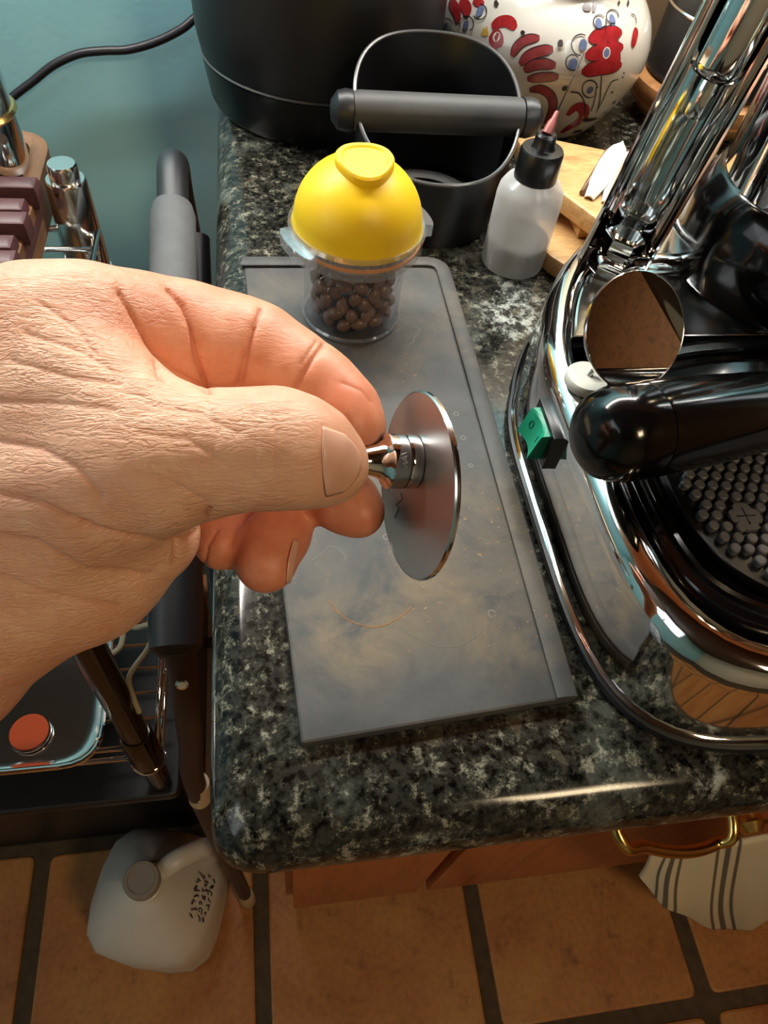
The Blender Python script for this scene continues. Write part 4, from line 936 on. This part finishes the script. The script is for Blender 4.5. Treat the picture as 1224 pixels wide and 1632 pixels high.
def surface_nets(D):
    inside = D < 0; nx, ny, nz = D.shape
    c = np.zeros((nx - 1, ny - 1, nz - 1), np.int16)
    for dx in (0, 1):
        for dy in (0, 1):
            for dz in (0, 1): c += inside[dx:nx - 1 + dx, dy:ny - 1 + dy, dz:nz - 1 + dz]
    act = (c > 0) & (c < 8); idx = -np.ones(act.shape, np.int64); cells = np.argwhere(act); idx[act] = np.arange(len(cells))
    acc = np.zeros((len(cells), 3)); cnt = np.zeros(len(cells)); corners = [(i, j, k) for i in (0, 1) for j in (0, 1) for k in (0, 1)]
    for a in corners:
        for ax in range(3):
            if a[ax]: continue
            b = list(a); b[ax] = 1
            va = D[cells[:, 0] + a[0], cells[:, 1] + a[1], cells[:, 2] + a[2]]; vb = D[cells[:, 0] + b[0], cells[:, 1] + b[1], cells[:, 2] + b[2]]
            m = (va < 0) != (vb < 0); t_ = np.where(m, va / np.where(m, va - vb, 1), 0); p = np.tile(np.array(a, float), (len(cells), 1)); p[:, ax] += t_
            acc[m] += p[m]; cnt[m] += 1
    V = cells + acc / cnt[:, None]; Fq = []
    for ax in range(3):
        o1, o2 = [(1, 2), (2, 0), (0, 1)][ax]
        sl0 = [slice(None)] * 3; sl1 = [slice(None)] * 3; sl0[ax] = slice(0, -1); sl1[ax] = slice(1, None)
        ch_ = inside[tuple(sl0)] != inside[tuple(sl1)]; E = np.argwhere(ch_)
        E = E[(E[:, o1] > 0) & (E[:, o2] > 0) & (E[:, o1] < D.shape[o1] - 1) & (E[:, o2] < D.shape[o2] - 1)]
        q = []
        for d1, d2 in ((0, 0), (-1, 0), (-1, -1), (0, -1)):
            e = E.copy(); e[:, o1] += d1; e[:, o2] += d2; q.append(idx[e[:, 0], e[:, 1], e[:, 2]])
        q = np.stack(q, 1); fl_ = inside[E[:, 0], E[:, 1], E[:, 2]]; q[~fl_] = q[~fl_][:, ::-1]; Fq.append(q)
    return V, np.concatenate(Fq)
HV, HF_ = surface_nets(GR); HV = lo + HV * h
# relax the lattice a little
nb_ = np.zeros_like(HV); ct_ = np.zeros(len(HV)); e_ = np.concatenate([HF_[:, [i, (i + 1) % 4]] for i in range(4)])
ct_ = (np.bincount(e_[:, 0], minlength=len(HV)) + np.bincount(e_[:, 1], minlength=len(HV))).astype(float)
for _ in range(6):
    nb_ = np.stack([np.bincount(e_[:, 0], HV[e_[:, 1], q], len(HV)) + np.bincount(e_[:, 1], HV[e_[:, 0], q], len(HV)) for q in range(3)], 1); HV = HV * .5 + .5 * nb_ / ct_[:, None]
def vnormals(V, Fq):
    n = np.cross(V[Fq[:, 2]] - V[Fq[:, 0]], V[Fq[:, 3]] - V[Fq[:, 1]]); o = np.zeros_like(V)
    for i in range(4):
        for q in range(3): o[:, q] += np.bincount(Fq[:, i], n[:, q], len(V))
    return o / np.maximum(np.linalg.norm(o, axis=1), 1e-12)[:, None]
def subdivide(V, Fq):
    E = np.sort(np.concatenate([Fq[:, [i, (i + 1) % 4]] for i in range(4)]), 1); U_, inv = np.unique(E, axis=0, return_inverse=True); inv = inv.reshape(4, -1)
    n0, n1 = len(V), len(U_); V2 = np.concatenate((V, V[U_].mean(1), V[Fq].mean(1))); e = inv + n0; c_ = np.arange(len(Fq)) + n0 + n1
    return V2, np.concatenate([np.stack((Fq[:, i], e[i], c_, e[i - 1]), 1) for i in range(4)])
HV, HF_ = subdivide(HV, HF_)
e_ = np.concatenate([HF_[:, [i, (i + 1) % 4]] for i in range(4)]); ct_ = np.zeros(len(HV)); nb_ = np.zeros_like(HV)
ct_ = (np.bincount(e_[:, 0], minlength=len(HV)) + np.bincount(e_[:, 1], minlength=len(HV))).astype(float)
for _ in range(2):
    nb_ = np.stack([np.bincount(e_[:, 0], HV[e_[:, 1], q], len(HV)) + np.bincount(e_[:, 1], HV[e_[:, 0], q], len(HV)) for q in range(3)], 1); HV = HV * .5 + .5 * nb_ / ct_[:, None]
NV = vnormals(HV, HF_)
cen = HV.mean(0)
# outward check against the field
if np.mean(field(HV[::997] + NV[::997] * .001)) < 0: NV = -NV; HF_ = HF_[:, ::-1]
UVp = np.stack((612 + F_PX * HV[:, 0] / HV[:, 2], 816 + F_PX * HV[:, 1] / HV[:, 2]), 1)
def poly_dist(P, pts):
    best = np.full(len(P), 1e9); 
    for a, b in zip(pts[:-1], pts[1:]):
        a, b = np.array(a, float), np.array(b, float); ba = b - a; t_ = np.clip(((P - a) @ ba) / (ba @ ba), 0, 1); best = np.minimum(best, np.linalg.norm(P - a - t_[:, None] * ba, axis=1))
    return best
# skin folds: (polyline, half width, depth mm, depth range)
FOLDS = [
 ([(268, 458), (292, 486), (304, 520), (312, 566), (332, 625)], 6, 1.5, .150, .20), ([(416, 492), (402, 530), (390, 570), (378, 615)], 5, 1.0, .16, .22), ([(404, 520), (396, 560), (384, 612)], 5, .6, .16, .22),
 ([(516, 548), (500, 570), (484, 595), (462, 630)], 5, .9, .16, .22), ([(505, 543), (480, 580)], 4, .35, .16, .22), ([(545, 610), (575, 622), (590, 640)], 5, .25, .16, .22),
 ([(192, 465), (220, 513), (247, 561), (262, 622)], 6, 1.3, .15, .20), ([(250, 560), (275, 590), (320, 615)], 4, .5, .15, .2),
 ([(334, 815), (322, 838), (306, 856), (262, 864), (206, 857), (130, 838)], 7, 1.1, .13, .19), ([(283, 860), (278, 900)], 6, .8, .13, .19),
 ([(-30, 848), (60, 862), (140, 905), (240, 915)], 8, .7, .13, .2), ([(-30, 780), (60, 800), (140, 838)], 7, .8, .13, .19), ([(-30, 905), (70, 940), (190, 965)], 8, .5, .13, .2),
 ([(-20, 700), (60, 712), (120, 745), (160, 790)], 8, .6, .13, .19), ([(150, 560), (120, 520), (60, 480)], 6, .4, .13, .18), ([(180, 590), (130, 560), (40, 530)], 6, .4, .13, .18), ([(190, 612), (110, 600), (20, 575)], 6, .4, .13, .18), ([(-20, 640), (80, 640), (180, 652)], 7, .4, .13, .18),
 ([(330, 640), (345, 690), (336, 740)], 5, .22, .13, .165), ([(395, 640), (410, 690), (402, 760)], 5, .18, .13, .165), ([(428, 636), (440, 690), (436, 760)], 4, .2, .13, .165),
 ([(240, 645), (320, 660), (380, 690)], 6, .25, .13, .17), ([(220, 690), (300, 700), (360, 740)], 6, .25, .13, .17), ([(210, 750), (280, 770), (330, 800)], 6, .3, .13, .17),
 ([(513, 680), (518, 700), (519, 740), (517, 770), (522, 792)], 3, .2, .13, .17),
 ([(368, 868), (376, 840), (400, 815)], 6, .8, .18, .24), ([(324, 905), (330, 870), (345, 845)], 5, .7, .18, .24),
 ([(465, 862), (460, 890), (452, 925)], 3, .3, .18, .24),
]
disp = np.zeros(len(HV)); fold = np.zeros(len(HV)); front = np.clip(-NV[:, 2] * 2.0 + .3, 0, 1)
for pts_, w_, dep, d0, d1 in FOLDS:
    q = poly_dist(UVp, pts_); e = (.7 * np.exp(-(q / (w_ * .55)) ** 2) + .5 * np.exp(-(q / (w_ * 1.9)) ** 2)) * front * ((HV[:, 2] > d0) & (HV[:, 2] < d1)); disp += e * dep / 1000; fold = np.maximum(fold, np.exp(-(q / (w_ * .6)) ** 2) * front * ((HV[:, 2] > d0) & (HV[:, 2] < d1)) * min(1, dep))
# flesh swells between the folds of the index finger
for px, py, s_, am in ((350, 545, 34, .9), (455, 585, 30, .7), (548, 655, 26, .5), (225, 610, 20, .8), (100, 930, 70, 1.2), (265, 840, 30, .6), (60, 690, 60, -1.0)):
    disp -= am / 1000 * np.exp(-((UVp - (px, py)) ** 2).sum(1) / s_ ** 2) * front
HV2 = HV - NV * disp[:, None]
# tone: fingers and pads are redder than the back of the hand
dg = {g: np.min([seg_d(HV, s) for s in SEG[g]], axis=0) for g in ORDER}
DM = np.stack([dg[g] for g in ORDER], 1); w_ = np.exp(-(DM - DM.min(1, keepdims=True)) / .0035); w_ /= w_.sum(1, keepdims=True)
tone = w_ @ np.array((.08, .12, .72, 1.0, 1.0, .9)); tone += .35 * np.exp(-((UVp - (560, 660)) ** 2).sum(1) / 70 ** 2) + .35 * np.exp(-((UVp - (230, 540)) ** 2).sum(1) / 70 ** 2)
tone += .4 * np.clip((UVp[:, 1] - 930) / 200, 0, 1)
wr = w_ @ np.array((1.0, .55, .16, .1, .1, .1)); wr *= 1 - .85 * np.clip((UVp[:, 0] - 430) / 90, 0, 1)
# the forearm runs on towards the elbow
fa, fb = HP(-420, 1210, .215), HP(-600, 1330, .235); fx = (fb - fa) / np.linalg.norm(fb - fa); fs = np.maximum((HV2 - fa) @ fx, 0)[:, None]
HV2 = HV2 + fx * fs * 3.2; HV = HV + fx * fs * 3.2
HL = to_world(HP(150, 760, .17))
hand = mesh('person', to_world(HV2), HF_, 'skin', loc=HL, ang=None)
hand.data.attributes.new('lc', 'FLOAT_VECTOR', 'POINT').data.foreach_set('vector', (HV - (0, 0, .17)).astype('f').ravel())
ca = hand.data.color_attributes.new('tone', 'FLOAT_COLOR', 'POINT'); ca.data.foreach_set('color', np.stack((np.clip(tone, 0, 1), np.clip(wr, 0, 1), np.clip(fold, 0, 1), np.ones(len(HV))), 1).astype('f').ravel())
tag(hand, 'bare hand reaching in from the left, thumb and fingers pinching a steel knob', 'person')
# nails lie on the skin: sight lines of the nail outline meet the finger surface
def skin_hit(px, py, t0, t1=.245):
    r_ = HP(px, py, 1.0); t_ = t0
    for _ in range(90):
        f = float(field((r_ * t_)[None])[0])
        if f < .00003: return r_ * t_
        t_ += f * .7
        if t_ > t1: return None
    return None
def nail(name, grid_fn, nu, nv, t0, lift_, mat):
    V = []; ok = []
    for j in range(nv + 1):
        for i in range(nu + 1):
            p = skin_hit(*grid_fn(i / nu, j / nv), t0); ok.append(p is not None); V.append(p if p is not None else np.zeros(3))
    V = np.array(V); n = vn = []
    e = 1e-4
    out = np.zeros_like(V)
    for q in range(3):
        dlt = np.zeros(3); dlt[q] = e; out[:, q] = field(V + dlt) - field(V - dlt)
    out /= np.maximum(np.linalg.norm(out, axis=1), 1e-9)[:, None]
    top = []; 
    for j in range(nv + 1):
        for i in range(nu + 1):
            u, v = i / nu, j / nv; k = j * (nu + 1) + i; edge = min(1, 6 * min(u, v, 1 - v)) if True else 1
            top.append(V[k] + out[k] * (lift_ * (0.25 + .75 * edge)))
    Fc = []
    for j in range(nv):
        for i in range(nu):
            ids = [j * (nu + 1) + i, j * (nu + 1) + i + 1, (j + 1) * (nu + 1) + i + 1, (j + 1) * (nu + 1) + i]
            if all(ok[q] for q in ids): Fc.append(tuple(ids))
    o = mesh(name, to_world(np.array(top)), Fc, mat, hand, ang=None)
    m = o.modifiers.new('thick', 'SOLIDIFY'); m.thickness = .0005; m.offset = 0
    return o
def thumb_nail(u, v):
    a = np.array((514, 680)), np.array((520, 791)); l = a[0] * (1 - v) + a[1] * v; l = l + (-4 * math.sin(PI * v), 0)
    ex = 534 + 40 * math.sin(PI * (0.10 + .80 * v)); er = np.array((ex, 692 + 92 * v)); return tuple(l * (1 - u) + er * u)
nail('thumbnail', thumb_nail, 16, 20, .13, .00026, 'nail')
def ring_nail(u, v):
    l = np.array((468 - 12 * v - 3 * math.sin(PI * v), 858 + 72 * v)); r_ = np.array((476 - 14 * v, 862 + 66 * v)); return tuple(l * (1 - u) + r_ * u)
nail('fingernail', ring_nail, 8, 14, .16, .0002, 'nail')

# ================================================================== STEEL DISC WITH ITS KNOB, HELD IN THE FINGERS
nd = np.array((-.937, .02, -.350)); nd /= np.linalg.norm(nd); nw = R @ nd
dc = to_world(HP(660, 775, .1865)); att = to_world(HP(668, 735, .1865))
att = att - nw * ((att - dc) @ nw)
pk = thing('puck_screen', 'round polished steel disc with a magnetic knob held by the hand', 'disc', dc)
B().lathe([(0.0243, -.0014), (0.0247, -.0010), (0.0247, -.0003), (0.0243, .0)], dc, 96, nw).build('disc', 'steel', pk)
B().lathe([(0.0244, -.0015), (0.0248, -.0011), (0.0248, -.0003), (0.0244, .0001)], dc, 96, nw, closed=True).build('disc_edge', 'steel_edge', pk)
mg = B().lathe([(0.0071, .0002), (0.0072, .0006), (0.0072, .0030), (0.0071, .0033)], att, 48, nw).build('magnet_base', 'chrome', pk)
kn_ = B().lathe([(0.0071, .0037), (0.0072, .0041), (0.0072, .0078), (0.0068, .0083), (0.0055, .0088), (0.0042, .0108), (0.0036, .0135), (0.0037, .0160), (0.0052, .0190), (0.0060, .0215), (0.0058, .0235), (0.0035, .0248), (0.001, .025)], att, 48, nw).build('knob', 'chrome', pk)
B().lathe([(0.00705, .0033), (0.0068, .0034), (0.0068, .0036), (0.00705, .0037)], att, 48, nw, closed=True).build('joint_line', 'engraving_dark', mg)
# engraved strokes on the collar and on the disc face
up_ = np.array((0, -1.0, 0)) - nd * (np.array((0, -1.0, 0)) @ nd); up_ /= np.linalg.norm(up_); sd_ = np.cross(nd, up_); upw, sdw = R @ up_, R @ sd_
vw_ = (CAM - att) / np.linalg.norm(CAM - att); vw_ = vw_ - nw * (vw_ @ nw); vw_ /= np.linalg.norm(vw_); sw_ = np.cross(nw, vw_)
def on_collar(a, z): return att + nw * z + (vw_ * math.cos(a) + sw_ * math.sin(a)) * .00725
for pts_ in ([(-.22, .0050), (-.06, .0062), (-.06, .0050)], [(-.02, .0050), (.10, .0066), (.18, .0050), (.06, .0056)], [(.22, .0066), (.30, .0050)]):
    B().tube([on_collar(a, z) for a, z in pts_], .00009, 5).build('engraved_stroke', 'engraving', kn_)

def on_disc(px, py):
    r_ = R @ HP(px, py, 1.0); t_ = ((dc - CAM) @ nw) / (r_ @ nw); return CAM + r_ * t_ + nw * .00005
for pts_, m_ in (([(653.6, 712), (661, 717), (656, 731), (663, 707), (668, 717), (661, 719)], 'engraving'), ([(629, 825), (636, 810), (632, 805), (641, 795), (639, 786)], 'engraving_dark')):
    B().tube([on_disc(*p) for p in pts_], .00010, 5).build('engraved_stroke', m_, pk)
